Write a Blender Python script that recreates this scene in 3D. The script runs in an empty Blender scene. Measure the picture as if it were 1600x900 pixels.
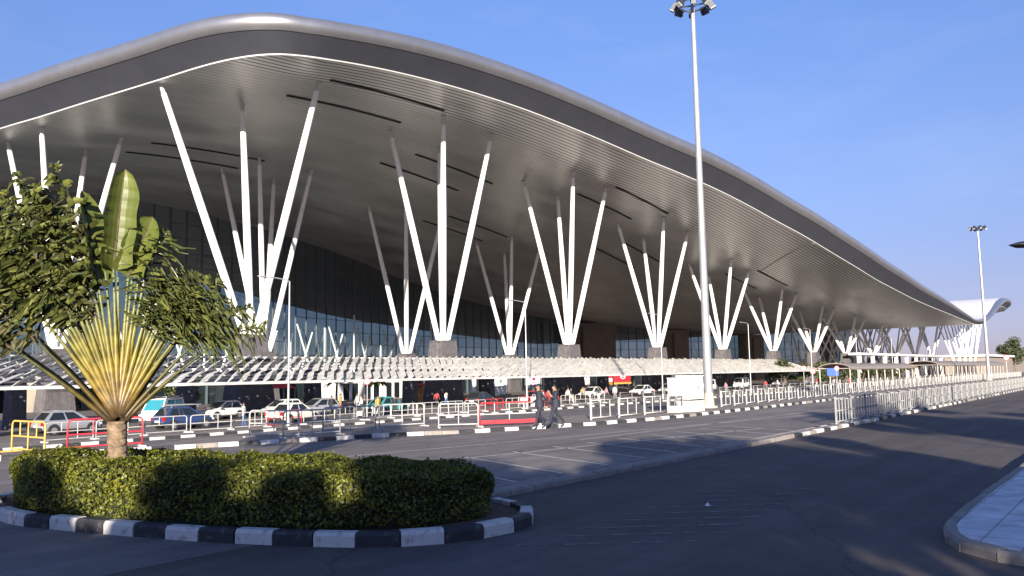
import bpy, bmesh, math, random
import numpy as np
from mathutils import Vector, Matrix
R = math.radians
PI = math.pi
rng = random.Random(7)
nrg = np.random.default_rng(11)
SC = bpy.context.scene
COL = SC.collection

# ------------------------------------------------------------------ materials
def mat(name, c, rough=0.6, metal=0.0, var=0.0, vscale=3.0, bump=0.0, bscale=20.0, spec=0.5, c2=None, detail=6.0, coat=0.0):
    m = bpy.data.materials.new(name); m.use_nodes = True
    nt = m.node_tree; b = nt.nodes['Principled BSDF']
    b.inputs['Base Color'].default_value = (*c, 1); b.inputs['Roughness'].default_value = rough
    b.inputs['Metallic'].default_value = metal; b.inputs['Specular IOR Level'].default_value = spec
    if coat: b.inputs['Coat Weight'].default_value = coat; b.inputs['Coat Roughness'].default_value = 0.08
    if var or c2 or bump:
        tc = nt.nodes.new('ShaderNodeTexCoord')
    if var or c2:
        n = nt.nodes.new('ShaderNodeTexNoise'); n.inputs['Scale'].default_value = vscale; n.inputs['Detail'].default_value = detail
        n.inputs['Roughness'].default_value = 0.65
        nt.links.new(tc.outputs['Object'], n.inputs['Vector'])
        r = nt.nodes.new('ShaderNodeValToRGB'); r.color_ramp.elements[0].position = 0.32; r.color_ramp.elements[1].position = 0.68
        d = c2 if c2 else tuple(min(1, x * (1 + var)) for x in c)
        a = c if c2 else tuple(x * (1 - var) for x in c)
        r.color_ramp.elements[0].color = (*a, 1); r.color_ramp.elements[1].color = (*d, 1)
        nt.links.new(n.outputs['Fac'], r.inputs['Fac']); nt.links.new(r.outputs['Color'], b.inputs['Base Color'])
    if bump:
        n2 = nt.nodes.new('ShaderNodeTexNoise'); n2.inputs['Scale'].default_value = bscale; n2.inputs['Detail'].default_value = 4
        nt.links.new(tc.outputs['Object'], n2.inputs['Vector'])
        bp = nt.nodes.new('ShaderNodeBump'); bp.inputs['Strength'].default_value = bump; bp.inputs['Distance'].default_value = 0.02
        nt.links.new(n2.outputs['Fac'], bp.inputs['Height']); nt.links.new(bp.outputs['Normal'], b.inputs['Normal'])
    return m

def leaf_mat(name, c, c2, vscale=1.2, rough=0.5, trans=0.25, per_leaf=True):
    m = mat(name, c, rough, c2=c2, vscale=vscale, detail=8)
    nt = m.node_tree; b = nt.nodes['Principled BSDF']; out = nt.nodes['Material Output']
    t = nt.nodes.new('ShaderNodeBsdfTranslucent'); mx = nt.nodes.new('ShaderNodeMixShader'); mx.inputs[0].default_value = trans
    src0 = b.inputs['Base Color'].links[0].from_socket
    ge = nt.nodes.new('ShaderNodeNewGeometry'); hs = nt.nodes.new('ShaderNodeMapRange'); hs.inputs[3].default_value = .38 if per_leaf else 1; hs.inputs[4].default_value = 1.6 if per_leaf else 1; nt.links.new(ge.outputs['Random Per Island'], hs.inputs[0])
    mu = nt.nodes.new('ShaderNodeMix'); mu.data_type = 'RGBA'; mu.blend_type = 'MULTIPLY'; mu.inputs[0].default_value = 1; nt.links.new(src0, mu.inputs[6]); nt.links.new(hs.outputs[0], mu.inputs[7])
    src = mu.outputs[2]; nt.links.new(src, b.inputs['Base Color'])
    nt.links.new(src, t.inputs['Color']); nt.links.new(b.outputs[0], mx.inputs[1]); nt.links.new(t.outputs[0], mx.inputs[2])
    nt.links.new(mx.outputs[0], out.inputs['Surface'])
    return m

def asphalt_mat(name, c):
    m = mat(name, c, 0.85, bump=0.35, bscale=60, spec=0.3)
    nt = m.node_tree; b = nt.nodes['Principled BSDF']; tc = nt.nodes['Texture Coordinate']
    def noise(s, d=6, ro=.6):
        n = nt.nodes.new('ShaderNodeTexNoise'); n.inputs['Scale'].default_value = s; n.inputs['Detail'].default_value = d; n.inputs['Roughness'].default_value = ro
        nt.links.new(tc.outputs['Object'], n.inputs['Vector']); return n
    big = noise(0.12, 5); mid = noise(1.3, 8, .7); fine = noise(45, 3)
    def ramp(n, a, bb, lo, hi):
        r = nt.nodes.new('ShaderNodeMapRange'); r.inputs[1].default_value = a; r.inputs[2].default_value = bb; r.inputs[3].default_value = lo; r.inputs[4].default_value = hi
        nt.links.new(n.outputs['Fac'], r.inputs[0]); return r
    rs = [ramp(big, .3, .7, .75, 1.25), ramp(mid, .3, .7, .82, 1.18), ramp(fine, .25, .75, .8, 1.22)]
    m1 = nt.nodes.new('ShaderNodeMath'); m1.operation = 'MULTIPLY'; m2 = nt.nodes.new('ShaderNodeMath'); m2.operation = 'MULTIPLY'
    nt.links.new(rs[0].outputs[0], m1.inputs[0]); nt.links.new(rs[1].outputs[0], m1.inputs[1])
    nt.links.new(m1.outputs[0], m2.inputs[0]); nt.links.new(rs[2].outputs[0], m2.inputs[1])
    # tyre-darkened wheel paths along the road and oil stains
    mpt = nt.nodes.new('ShaderNodeMapping'); mpt.inputs['Scale'].default_value = (.05, 1.1, 1); nt.links.new(tc.outputs['Object'], mpt.inputs[0])
    trk = noise(1.0, 4); nt.links.new(mpt.outputs[0], trk.inputs['Vector'])
    stn = noise(.55, 7, .7); rt = ramp(trk, .35, .65, .80, 1.14); rst = ramp(stn, .62, .72, 1.0, .62)
    ma = nt.nodes.new('ShaderNodeMath'); ma.operation = 'MULTIPLY'; nt.links.new(rt.outputs[0], ma.inputs[0]); nt.links.new(rst.outputs[0], ma.inputs[1])
    mb2 = nt.nodes.new('ShaderNodeMath'); mb2.operation = 'MULTIPLY'; nt.links.new(m2.outputs[0], mb2.inputs[0]); nt.links.new(ma.outputs[0], mb2.inputs[1]); m2 = mb2
    # tar-sealed cracks
    v = nt.nodes.new('ShaderNodeTexVoronoi'); v.feature = 'DISTANCE_TO_EDGE'; v.inputs['Scale'].default_value = 0.16
    wn = noise(.8, 5); add = nt.nodes.new('ShaderNodeVectorMath'); add.operation = 'ADD'
    nt.links.new(tc.outputs['Object'], add.inputs[0]); nt.links.new(wn.outputs['Color'], add.inputs[1]); nt.links.new(add.outputs[0], v.inputs['Vector'])
    cr = nt.nodes.new('ShaderNodeMapRange'); cr.inputs[1].default_value = .002; cr.inputs[2].default_value = .006; cr.inputs[3].default_value = .72; cr.inputs[4].default_value = 1
    nt.links.new(v.outputs['Distance'], cr.inputs[0])
    m3 = nt.nodes.new('ShaderNodeMath'); m3.operation = 'MULTIPLY'; nt.links.new(m2.outputs[0], m3.inputs[0]); nt.links.new(cr.outputs[0], m3.inputs[1])
    mx = nt.nodes.new('ShaderNodeMix'); mx.data_type = 'RGBA'; mx.blend_type = 'MULTIPLY'; mx.inputs[0].default_value = 1
    mx.inputs[6].default_value = (*c, 1); nt.links.new(m3.outputs[0], mx.inputs[7]); nt.links.new(mx.outputs[2], b.inputs['Base Color'])
    return m

def soffit_mat():
    m = mat('soffit_metal', (.46, .43, .40), 0.36, 0.75)
    nt = m.node_tree; b = nt.nodes['Principled BSDF']
    uv = nt.nodes.new('ShaderNodeUVMap'); sp = nt.nodes.new('ShaderNodeSeparateXYZ'); nt.links.new(uv.outputs[0], sp.inputs[0])
    w = nt.nodes.new('ShaderNodeMath'); w.operation = 'FRACT'; k = nt.nodes.new('ShaderNodeMath'); k.operation = 'MULTIPLY'; k.inputs[1].default_value = 1 / .74
    nt.links.new(sp.outputs[1], k.inputs[0]); nt.links.new(k.outputs[0], w.inputs[0])
    # each rib: a broad flat face and a dark open joint
    r = nt.nodes.new('ShaderNodeValToRGB'); e = r.color_ramp.elements
    e[0].position = 0; e[0].color = (.12, .12, .12, 1); e[1].position = .22; e[1].color = (.12, .12, .12, 1)
    for p, c in ((.3, 1), (.94, 1), (1, .12)):
        n = r.color_ramp.elements.new(p); n.color = (c, c, c, 1)
    nt.links.new(w.outputs[0], r.inputs[0])
    tcb = nt.nodes.new('ShaderNodeTexCoord'); sb = nt.nodes.new('ShaderNodeSeparateXYZ'); nt.links.new(tcb.outputs['Object'], sb.inputs[0])
    band = nt.nodes.new('ShaderNodeMapRange'); band.inputs[1].default_value = 60.4; band.inputs[2].default_value = 61.2; band.inputs[3].default_value = 0; band.inputs[4].default_value = 1
    nt.links.new(sb.outputs[1], band.inputs[0])
    rib = nt.nodes.new('ShaderNodeMix'); rib.data_type = 'RGBA'; bfac = nt.nodes.new('ShaderNodeMath'); bfac.operation = 'MULTIPLY'; bfac.inputs[1].default_value = .72; nt.links.new(band.outputs[0], bfac.inputs[0]); nt.links.new(bfac.outputs[0], rib.inputs[0]); nt.links.new(r.outputs[0], rib.inputs[6]); rib.inputs[7].default_value = (.80, .80, .80, 1)
    tc = nt.nodes.new('ShaderNodeTexCoord'); ns = nt.nodes.new('ShaderNodeTexNoise'); ns.inputs['Scale'].default_value = .09; ns.inputs['Detail'].default_value = 5
    mp = nt.nodes.new('ShaderNodeMapping'); mp.inputs['Scale'].default_value = (1, 2.5, 1)
    nt.links.new(tc.outputs['Object'], mp.inputs[0]); nt.links.new(mp.outputs[0], ns.inputs['Vector'])
    nr = nt.nodes.new('ShaderNodeMapRange'); nr.inputs[1].default_value = .3; nr.inputs[2].default_value = .7; nr.inputs[3].default_value = .8; nr.inputs[4].default_value = 1.15
    nt.links.new(ns.outputs['Fac'], nr.inputs[0])
    mx = nt.nodes.new('ShaderNodeMix'); mx.data_type = 'RGBA'; mx.blend_type = 'MULTIPLY'; mx.inputs[0].default_value = 1
    mx.inputs[6].default_value = (.70, .69, .69, 1); nt.links.new(rib.outputs[2], mx.inputs[7])
    m2 = nt.nodes.new('ShaderNodeMix'); m2.data_type = 'RGBA'; m2.blend_type = 'MULTIPLY'; m2.inputs[0].default_value = 1
    nt.links.new(mx.outputs[2], m2.inputs[6]); nt.links.new(nr.outputs[0], m2.inputs[7]); nt.links.new(m2.outputs[2], b.inputs['Base Color'])
    rr = nt.nodes.new('ShaderNodeMapRange'); rr.inputs[1].default_value = .3; rr.inputs[2].default_value = .7; rr.inputs[3].default_value = .36; rr.inputs[4].default_value = .50
    nt.links.new(ns.outputs['Fac'], rr.inputs[0]); nt.links.new(rr.outputs[0], b.inputs['Roughness'])
    return m

def paint_mat(name, c, wear=.5, scale=5):
    """road paint: worn through to nothing in places"""
    m = mat(name, c, .8, var=.15, vscale=4)
    nt = m.node_tree; b = nt.nodes['Principled BSDF']; tc = nt.nodes['Texture Coordinate']; out = nt.nodes['Material Output']
    n = nt.nodes.new('ShaderNodeTexNoise'); n.inputs['Scale'].default_value = scale; n.inputs['Detail'].default_value = 10; n.inputs['Roughness'].default_value = .75
    nt.links.new(tc.outputs['Object'], n.inputs['Vector'])
    r = nt.nodes.new('ShaderNodeMapRange'); r.inputs[1].default_value = wear - .08; r.inputs[2].default_value = wear + .1
    nt.links.new(n.outputs['Fac'], r.inputs[0])
    t = nt.nodes.new('ShaderNodeBsdfTransparent'); mx = nt.nodes.new('ShaderNodeMixShader')
    nt.links.new(r.outputs[0], mx.inputs[0]); nt.links.new(t.outputs[0], mx.inputs[1]); nt.links.new(b.outputs[0], mx.inputs[2]); nt.links.new(mx.outputs[0], out.inputs['Surface'])
    return m

def brick_mat(name, c, c2, mortar, w, h, off=.5, rough=.75, ms=.02):
    m = mat(name, c, rough)
    nt = m.node_tree; b = nt.nodes['Principled BSDF']; tc = nt.nodes.new('ShaderNodeTexCoord')
    br = nt.nodes.new('ShaderNodeTexBrick'); br.inputs['Color1'].default_value = (*c, 1); br.inputs['Color2'].default_value = (*c2, 1); br.inputs['Mortar'].default_value = (*mortar, 1)
    br.inputs['Scale'].default_value = 1; br.inputs['Brick Width'].default_value = w; br.inputs['Row Height'].default_value = h; br.inputs['Mortar Size'].default_value = ms; br.offset = off
    mp = nt.nodes.new('ShaderNodeMapping'); mp.inputs['Scale'].default_value = (1, 1, 1)
    nt.links.new(tc.outputs['Object'], mp.inputs[0]); nt.links.new(mp.outputs[0], br.inputs['Vector'])
    n = nt.nodes.new('ShaderNodeTexNoise'); n.inputs['Scale'].default_value = 2.2; n.inputs['Detail'].default_value = 8; nt.links.new(tc.outputs['Object'], n.inputs['Vector'])
    r = nt.nodes.new('ShaderNodeMapRange'); r.inputs[1].default_value = .3; r.inputs[2].default_value = .7; r.inputs[3].default_value = .7; r.inputs[4].default_value = 1.15; nt.links.new(n.outputs['Fac'], r.inputs[0])
    mx = nt.nodes.new('ShaderNodeMix'); mx.data_type = 'RGBA'; mx.blend_type = 'MULTIPLY'; mx.inputs[0].default_value = 1
    nt.links.new(br.outputs['Color'], mx.inputs[6]); nt.links.new(r.outputs[0], mx.inputs[7]); nt.links.new(mx.outputs[2], b.inputs['Base Color'])
    return m, mp

M = {}
M['asphalt_shaded'] = asphalt_mat('road_asphalt_shaded', (.108, .092, .086))  # same asphalt as the bays, darkened in colour to deepen the tree shade
M['asphalt_shaded2'] = asphalt_mat('terminal_road_asphalt', (.20, .178, .17))
M['earth'] = mat('dry_earth', (.16, .125, .09), .95, var=.3, vscale=.3)
M['soil'] = mat('island_soil', (.11, .06, .04), .95, var=.35, vscale=6, bump=.6, bscale=15)
M['white_steel'] = mat('white_painted_steel', (.80, .80, .79), .38, var=.05, vscale=1.2)
M['white_paint'] = mat('white_rail_paint', (.46, .45, .435), .5, var=.15, vscale=5)
M['rail_grey'] = mat('weathered_rail_paint', (.27, .27, .265), .55, var=.2, vscale=3)
M['kerb_white'] = mat('kerb_white', (.62, .60, .56), .8, var=.25, vscale=7, bump=.3)
M['kerb_black'] = mat('kerb_black', (.035, .036, .042), .7, var=.3, vscale=7, bump=.3)
M['kerb_worn'] = mat('kerb_worn', (.33, .29, .26), .85, c2=(.19, .17, .16), vscale=3, bump=.3)
for k_, hi in (('kerb_white', (.62, .60, .57)), ('kerb_black', (.030, .031, .037))):
    r_ = [n for n in M[k_].node_tree.nodes if n.type == 'VALTORGB'][0]; r_.color_ramp.elements[0].position = .30; r_.color_ramp.elements[1].position = .46
    r_.color_ramp.elements[0].color = (.27, .235, .20, 1) if k_ == 'kerb_white' else (.12, .11, .105, 1); r_.color_ramp.elements[1].color = (*hi, 1)
M['pave'] = brick_mat('sidewalk_paving', (.30, .255, .22), (.26, .22, .19), (.17, .145, .125), .6, .6, 0)[0]
M['tile'] = brick_mat('pale_paving_tiles', (.66, .67, .70), (.58, .59, .62), (.30, .30, .32), .5, .5, 0, ms=.012)[0]
M['nose'] = mat('roof_aluminium', (.41, .41, .435), .36, .8, var=.08, vscale=.5)
M['roof_top'] = mat('roof_sheet_white', (.72, .71, .70), .55, var=.05, vscale=.3)
M['fascia'] = mat('fascia_metal', (.092, .098, .12), .40, .5, var=.1, vscale=.3)
M['soffit'] = soffit_mat()
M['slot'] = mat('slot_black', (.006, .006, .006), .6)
M['strip'] = mat('edge_strip_white', (.50, .50, .50), .4)
M['stone'] = brick_mat('grey_stone_cladding', (.115, .105, .110), (.095, .088, .095), (.06, .057, .06), 1.2, .6, .5)[0]
mm, mp = brick_mat('canopy_column_cladding', (.085, .092, .115), (.07, .077, .10), (.045, .05, .06), 1.2, .6, .5); mp.inputs['Rotation'].default_value = (PI/2, 0, 0); M['bluestone'] = mm
M['brown'] = mat('brown_stone', (.17, .135, .115), .5, var=.18, vscale=.4)
M['beige'] = mat('beige_panel', (.42, .37, .30), .6, var=.08, vscale=1)
M['glass'] = mat('facade_glass', (.014, .032, .038), .05, 0, spec=1.0, var=.3, vscale=.05, coat=1.0)
M['glass'].node_tree.nodes['Principled BSDF'].inputs['IOR'].default_value = 2.1
def see_through(m, tint, amount):
    nt = m.node_tree; b = nt.nodes['Principled BSDF']; out = nt.nodes['Material Output']
    t = nt.nodes.new('ShaderNodeBsdfTransparent'); t.inputs[0].default_value = (*tint, 1); mx = nt.nodes.new('ShaderNodeMixShader'); mx.inputs[0].default_value = amount
    nt.links.new(b.outputs[0], mx.inputs[1]); nt.links.new(t.outputs[0], mx.inputs[2]); nt.links.new(mx.outputs[0], out.inputs['Surface'])
M['shopglass'] = mat('shopfront_glass', (.012, .02, .024), .05, 0, spec=1.0, var=.3, vscale=.05)
see_through(M['glass'], (.27, .40, .44), .42)
M['mullion'] = mat('mullion', (.085, .11, .12), .5)
M['truss'] = mat('truss_green_white', (.50, .58, .57), .5)
M['canopy'] = mat('canopy_white', (.56, .55, .53), .5, var=.30, vscale=.9)
M['canopy_sheet'] = mat('canopy_grey', (.26, .25, .235), .55, var=.2, vscale=1.0)
M['galv'] = mat('galvanised_steel', (.40, .41, .42), .42, .5, var=.1, vscale=2)
M['lamp_dark'] = mat('floodlight_dark', (.05, .055, .065), .5, .3)
M['lamp_black'] = mat('lamp_black', (.012, .012, .016), .45)
M['lens'] = mat('lens', (.55, .58, .6), .2)
M['yellow'] = mat('yellow_paint', (.62, .40, .09), .5, var=.15, vscale=6)
M['red'] = mat('red_paint', (.50, .035, .05), .5, var=.15, vscale=6)
M['cab_white'] = mat('cabinet_white', (.56, .56, .545), .45, var=.04, vscale=2)
M['cab_grey'] = mat('cabinet_grey', (.5, .49, .47), .6, var=.1)
M['dark'] = mat('dark_gap', (.015, .015, .017), .7)
M['tyre'] = mat('tyre_rubber', (.018, .018, .018), .85)
M['rim'] = mat('wheel_rim', (.45, .45, .46), .35, .7)
M['cglass'] = mat('car_glass', (.012, .016, .02), .05, spec=.8)
M['bglass'] = mat('car_glass_blue', (.03, .22, .30), .08, spec=.8)
M['plastic'] = mat('black_plastic', (.025, .025, .027), .6)
M['tail'] = mat('tail_lamp_red', (.35, .012, .012), .25)
M['head'] = mat('head_lamp', (.7, .7, .68), .15)
M['shelter'] = mat('shelter_roof', (.25, .215, .19), .6, var=.12, vscale=1)
M['post'] = mat('shelter_post', (.40, .36, .32), .6)
M['redsign'] = mat('sign_red', (.55, .03, .05), .5)
M['whitesign'] = mat('sign_white', (.78, .78, .78), .5)
M['bluesign'] = mat('sign_blue', (.07, .14, .42), .5)
M['teal'] = mat('shop_teal', (.06, .13, .14), .5)
M['banner_w'] = mat('banner_white', (.74, .76, .74), .6, var=.04)
M['banner_p'] = mat('banner_pink', (.62, .47, .53), .6, c2=(.70, .62, .68), vscale=1.4)
M['banner_g'] = mat('banner_green', (.10, .22, .10), .6)
M['orange'] = mat('stall_orange', (.55, .22, .03), .6, var=.2)
M['bark'] = mat('bark', (.16, .12, .085), .9, var=.3, vscale=5, bump=.8, bscale=9)
M['leafD'] = leaf_mat('tree_leaves', (.030, .050, .014), (.075, .105, .03), 1.1)
M['leafF'] = leaf_mat('far_leaves', (.035, .055, .022), (.09, .105, .04), .8)
M['hedge'] = leaf_mat('hedge_leaves', (.055, .078, .010), (.19, .19, .018), 2.2, trans=.3)
M['hedge_core'] = mat('hedge_core', (.012, .018, .006), .9)
M['palm_leaf'] = leaf_mat('palm_blade', (.085, .115, .022), (.15, .165, .035), 2.0, .38, .25, False)
M['palm_leaf2'] = leaf_mat('palm_blade_torn', (.020, .036, .008), (.13, .135, .035), 2.6, .33, .12)
M['palm_dry'] = leaf_mat('palm_blade_dry', (.10, .085, .028), (.045, .06, .018), 2.5, .45, .15)
M['sky_dummy'] = None

def petiole_mat(nm='palm_petiole', dim=1.0):
    m = mat(nm, (.5, .4, .08), .42, spec=.4)
    nt = m.node_tree; b = nt.nodes['Principled BSDF']
    uv = nt.nodes.new('ShaderNodeUVMap'); sp = nt.nodes.new('ShaderNodeSeparateXYZ'); nt.links.new(uv.outputs[0], sp.inputs[0])
    r = nt.nodes.new('ShaderNodeValToRGB'); e = r.color_ramp.elements
    e[0].position = 0; e[0].color = (.085 * dim, .06 * dim, .035 * dim, 1); e[1].position = 1; e[1].color = (.22 * dim, .25 * dim, .10 * dim, 1)
    for p, c in ((.10, (.14, .085, .03)), (.26, (.20, .135, .016)), (.5, (.175, .15, .022)), (.8, (.14, .16, .05))):
        n = r.color_ramp.elements.new(p); n.color = (*(x * dim for x in c), 1)
    nt.links.new(sp.outputs[1], r.inputs[0])
    tc = nt.nodes.new('ShaderNodeTexCoord'); n = nt.nodes.new('ShaderNodeTexNoise'); n.inputs['Scale'].default_value = 6; n.inputs['Detail'].default_value = 6
    nt.links.new(tc.outputs['Object'], n.inputs['Vector'])
    mr = nt.nodes.new('ShaderNodeMapRange'); mr.inputs[1].default_value = .35; mr.inputs[2].default_value = .65; mr.inputs[3].default_value = .55; mr.inputs[4].default_value = 1.15
    nt.links.new(n.outputs['Fac'], mr.inputs[0])
    mx = nt.nodes.new('ShaderNodeMix'); mx.data_type = 'RGBA'; mx.blend_type = 'MULTIPLY'; mx.inputs[0].default_value = 1
    nt.links.new(r.outputs[0], mx.inputs[6]); nt.links.new(mr.outputs[0], mx.inputs[7]); nt.links.new(mx.outputs[2], b.inputs['Base Color'])
    return m
M['petiole'] = petiole_mat(); M['petiole_old'] = petiole_mat('palm_petiole_old', .4)
M['trunk'] = mat('palm_trunk', (.27, .19, .12), .9, c2=(.10, .07, .045), vscale=9, bump=1.0, bscale=14)

# ------------------------------------------------------------------ mesh builder
class MB:
    def __init__(s): s.v = []; s.f = []; s.m = []; s.uv = {}
    def add(s, vs, fs, mi=0):
        o = len(s.v); s.v += [tuple(p) for p in vs]
        for f in fs: s.f.append(tuple(i + o for i in f)); s.m.append(mi)
    def box(s, c, d, rz=0, mi=0, taper=(1, 1), rx=0, ry=0):
        x, y, z = d[0] / 2, d[1] / 2, d[2] / 2
        vs = []
        rot = Matrix.Rotation(rz, 3, 'Z') @ Matrix.Rotation(ry, 3, 'Y') @ Matrix.Rotation(rx, 3, 'X')
        for sz in (-1, 1):
            tx, ty = taper if sz > 0 else (1, 1)
            for sx, sy in ((-1, -1), (1, -1), (1, 1), (-1, 1)):
                p = rot @ Vector((sx * x * tx, sy * y * ty, sz * z)); vs.append((c[0] + p.x, c[1] + p.y, c[2] + p.z))
        s.add(vs, [(3, 2, 1, 0), (4, 5, 6, 7), (0, 1, 5, 4), (1, 2, 6, 5), (2, 3, 7, 6), (3, 0, 4, 7)], mi)
        return s
    def tube(s, p0, p1, r0, r1=None, n=8, mi=0, cap=True):
        r1 = r0 if r1 is None else r1
        return s.path([p0, p1], [r0, r1], n, mi, cap)
    def path(s, pts, rad, n=8, mi=0, cap=True, flat=1.0, up=None):
        pts = [Vector(p) for p in pts]; k = len(pts)
        if not hasattr(rad, '__len__'): rad = [rad] * k
        o = len(s.v); prev = None
        for i, p in enumerate(pts):
            t = (pts[min(i + 1, k - 1)] - pts[max(i - 1, 0)]).normalized()
            if prev is None:
                a = Vector(up) if up else (Vector((0, 0, 1)) if abs(t.z) < .9 else Vector((1, 0, 0)))
                x = (a - t * a.dot(t)).normalized()
            else: x = (prev - t * prev.dot(t)).normalized()
            prev = x; y = t.cross(x)
            for j in range(n):
                a = 2 * PI * j / n; q = p + x * math.cos(a) * rad[i] * flat + y * math.sin(a) * rad[i]; s.v.append(tuple(q))
        for i in range(k - 1):
            for j in range(n):
                a, b = o + i * n + j, o + i * n + (j + 1) % n; s.f.append((a, b, b + n, a + n)); s.m.append(mi)
        if cap:
            s.f.append(tuple(o + j for j in reversed(range(n)))); s.m.append(mi)
            s.f.append(tuple(o + (k - 1) * n + j for j in range(n))); s.m.append(mi)
        return s
    def prism(s, poly, z0, z1, mi=0, mtop=None):
        n = len(poly); o = len(s.v)
        f0 = z0 if callable(z0) else (lambda x, y: z0); f1 = z1 if callable(z1) else (lambda x, y: z1)
        ar = sum(poly[i][0] * poly[(i + 1) % n][1] - poly[(i + 1) % n][0] * poly[i][1] for i in range(n))
        if ar < 0: poly = list(reversed(poly))
        s.v += [(x, y, f0(x, y)) for x, y in poly] + [(x, y, f1(x, y)) for x, y in poly]
        for i in range(n):
            j = (i + 1) % n; s.f.append((o + i, o + j, o + n + j, o + n + i)); s.m.append(mi)
        s.f.append(tuple(o + n + i for i in range(n))); s.m.append(mi if mtop is None else mtop)
        return s
    def disc(s, c, nrm, r, th, n=20, mi=0):
        c = Vector(c); nn = Vector(nrm).normalized()
        return s.tube(c - nn * th / 2, c + nn * th / 2, r, r, n, mi)
    def build(s, name, mats, parent=None, smooth=False, loc=None, link=True, flip=False):
        me = bpy.data.meshes.new(name); me.from_pydata(s.v, [], s.f)
        if not isinstance(mats, (list, tuple)): mats = [mats]
        for m in mats: me.materials.append(m)
        if len(mats) > 1: me.polygons.foreach_set('material_index', s.m)
        if smooth: me.polygons.foreach_set('use_smooth', [True] * len(me.polygons))
        me.validate(); me.update()
        bm = bmesh.new(); bm.from_mesh(me); bmesh.ops.recalc_face_normals(bm, faces=bm.faces); bm.to_mesh(me); bm.free()
        o = bpy.data.objects.new(name, me); COL.objects.link(o)
        if parent: o.parent = parent
        if loc: o.location = loc
        return o

def autosmooth(o, ang=40):
    me = o.data
    me.polygons.foreach_set('use_smooth', [True] * len(me.polygons))
    try: me.set_sharp_from_angle(angle=R(ang))
    except Exception: pass
    return o

def tag(o, label, cat, group=None, kind=None):
    o['label'] = label; o['category'] = cat
    if group: o['group'] = group
    if kind: o['kind'] = kind
    return o
def thing(name, label, cat, loc=(0, 0, 0), rz=0, group=None):
    o = bpy.data.objects.new(name, None); COL.objects.link(o); o.location = loc; o.rotation_euler = (0, 0, rz); o.empty_display_size = .3
    return tag(o, label, cat, group)
def struct(o):
    o['kind'] = 'structure'; return o
def dup(root, loc, rz=0, label=None, group=None, scale=None):
    r = root.copy(); COL.objects.link(r); r.location = loc; r.rotation_euler = (0, 0, rz)
    if scale: r.scale = scale
    if label: r['label'] = label
    if group: r['group'] = group
    for ch in list(root.children):
        c = ch.copy(); COL.objects.link(c); c.parent = r
        for g in list(ch.children):
            d = g.copy(); COL.objects.link(d); d.parent = c
    return r

# ground height: flat near the camera, one gentle slope down to the terminal road
def gz(v):
    t = min(1, max(0, (v - 27.5) / 14.5)); return -.85 * t * t * (3 - 2 * t)

# ------------------------------------------------------------------ camera
CH = 2.35; HEAD = R(37.84); PITCH = math.atan(135 / 1300); ROLL = R(1.0)
cam = bpy.data.cameras.new('camera'); cam.sensor_width = 36; cam.lens = 36 * 1300 / 1600; cam.clip_end = 6000; cam.clip_start = .1
co = bpy.data.objects.new('camera', cam); COL.objects.link(co); SC.camera = co
f = Vector((math.cos(PITCH) * math.cos(HEAD), math.cos(PITCH) * math.sin(HEAD), math.sin(PITCH)))
r0 = Vector((math.sin(HEAD), -math.cos(HEAD), 0)); u0 = r0.cross(f)
rr = math.cos(ROLL) * r0 - math.sin(ROLL) * u0; uu = math.sin(ROLL) * r0 + math.cos(ROLL) * u0
co.matrix_world = Matrix(((rr.x, uu.x, -f.x, 0), (rr.y, uu.y, -f.y, 0), (rr.z, uu.z, -f.z, CH), (0, 0, 0, 1)))

# ------------------------------------------------------------------ sun and sky
SUN_EL = R(10.8); LH = R(37.84 - 2.2)
Ld = Vector((math.cos(LH) * math.cos(SUN_EL), math.sin(LH) * math.cos(SUN_EL), -math.sin(SUN_EL)))
w = bpy.data.worlds.new('World'); SC.world = w; w.use_nodes = True
nt = w.node_tree; sk = nt.nodes.new('ShaderNodeTexSky'); sk.sky_type = 'NISHITA'; sk.sun_disc = False
sk.sun_elevation = SUN_EL; sk.sun_rotation = math.atan2(-math.cos(LH), -math.sin(LH)); sk.altitude = 900
sk.air_density = 1.0; sk.dust_density = .25; sk.ozone_density = 3.0
tint = nt.nodes.new('ShaderNodeMix'); tint.data_type = 'RGBA'; tint.blend_type = 'MULTIPLY'; tint.inputs[0].default_value = 1; tint.inputs[7].default_value = (.90, .84, 1.0, 1)
nt.links.new(sk.outputs[0], tint.inputs[6]); tcw = nt.nodes.new('ShaderNodeTexCoord'); spw = nt.nodes.new('ShaderNodeSeparateXYZ'); nt.links.new(tcw.outputs['Generated'], spw.inputs[0])
dust = nt.nodes.new('ShaderNodeValToRGB'); de = dust.color_ramp.elements
de[0].position = 0; de[0].color = (.37, .345, .52, 1); de[1].position = .45; de[1].color = (.97, .96, 1, 1)
for p_, c_ in ((.09, (.58, .455, .50)), (.21, (.80, .68, .68))):
    q_ = de.new(p_); q_.color = (*c_, 1)
nt.links.new(spw.outputs[2], dust.inputs[0])
dm = nt.nodes.new('ShaderNodeMix'); dm.data_type = 'RGBA'; dm.blend_type = 'MULTIPLY'; dm.inputs[0].default_value = 1
nt.links.new(tint.outputs[2], dm.inputs[6]); nt.links.new(dust.outputs[0], dm.inputs[7])
cmap = nt.nodes.new('ShaderNodeMapping'); cmap.inputs['Scale'].default_value = (3, 3, 11); nt.links.new(tcw.outputs['Generated'], cmap.inputs[0])
cn = nt.nodes.new('ShaderNodeTexNoise'); cn.inputs['Scale'].default_value = 1.3; cn.inputs['Detail'].default_value = 9; cn.inputs['Roughness'].default_value = .62; nt.links.new(cmap.outputs[0], cn.inputs['Vector'])
cr_ = nt.nodes.new('ShaderNodeMapRange'); cr_.inputs[1].default_value = .52; cr_.inputs[2].default_value = .85; cr_.inputs[4].default_value = .11; nt.links.new(cn.outputs['Fac'], cr_.inputs[0])
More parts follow.
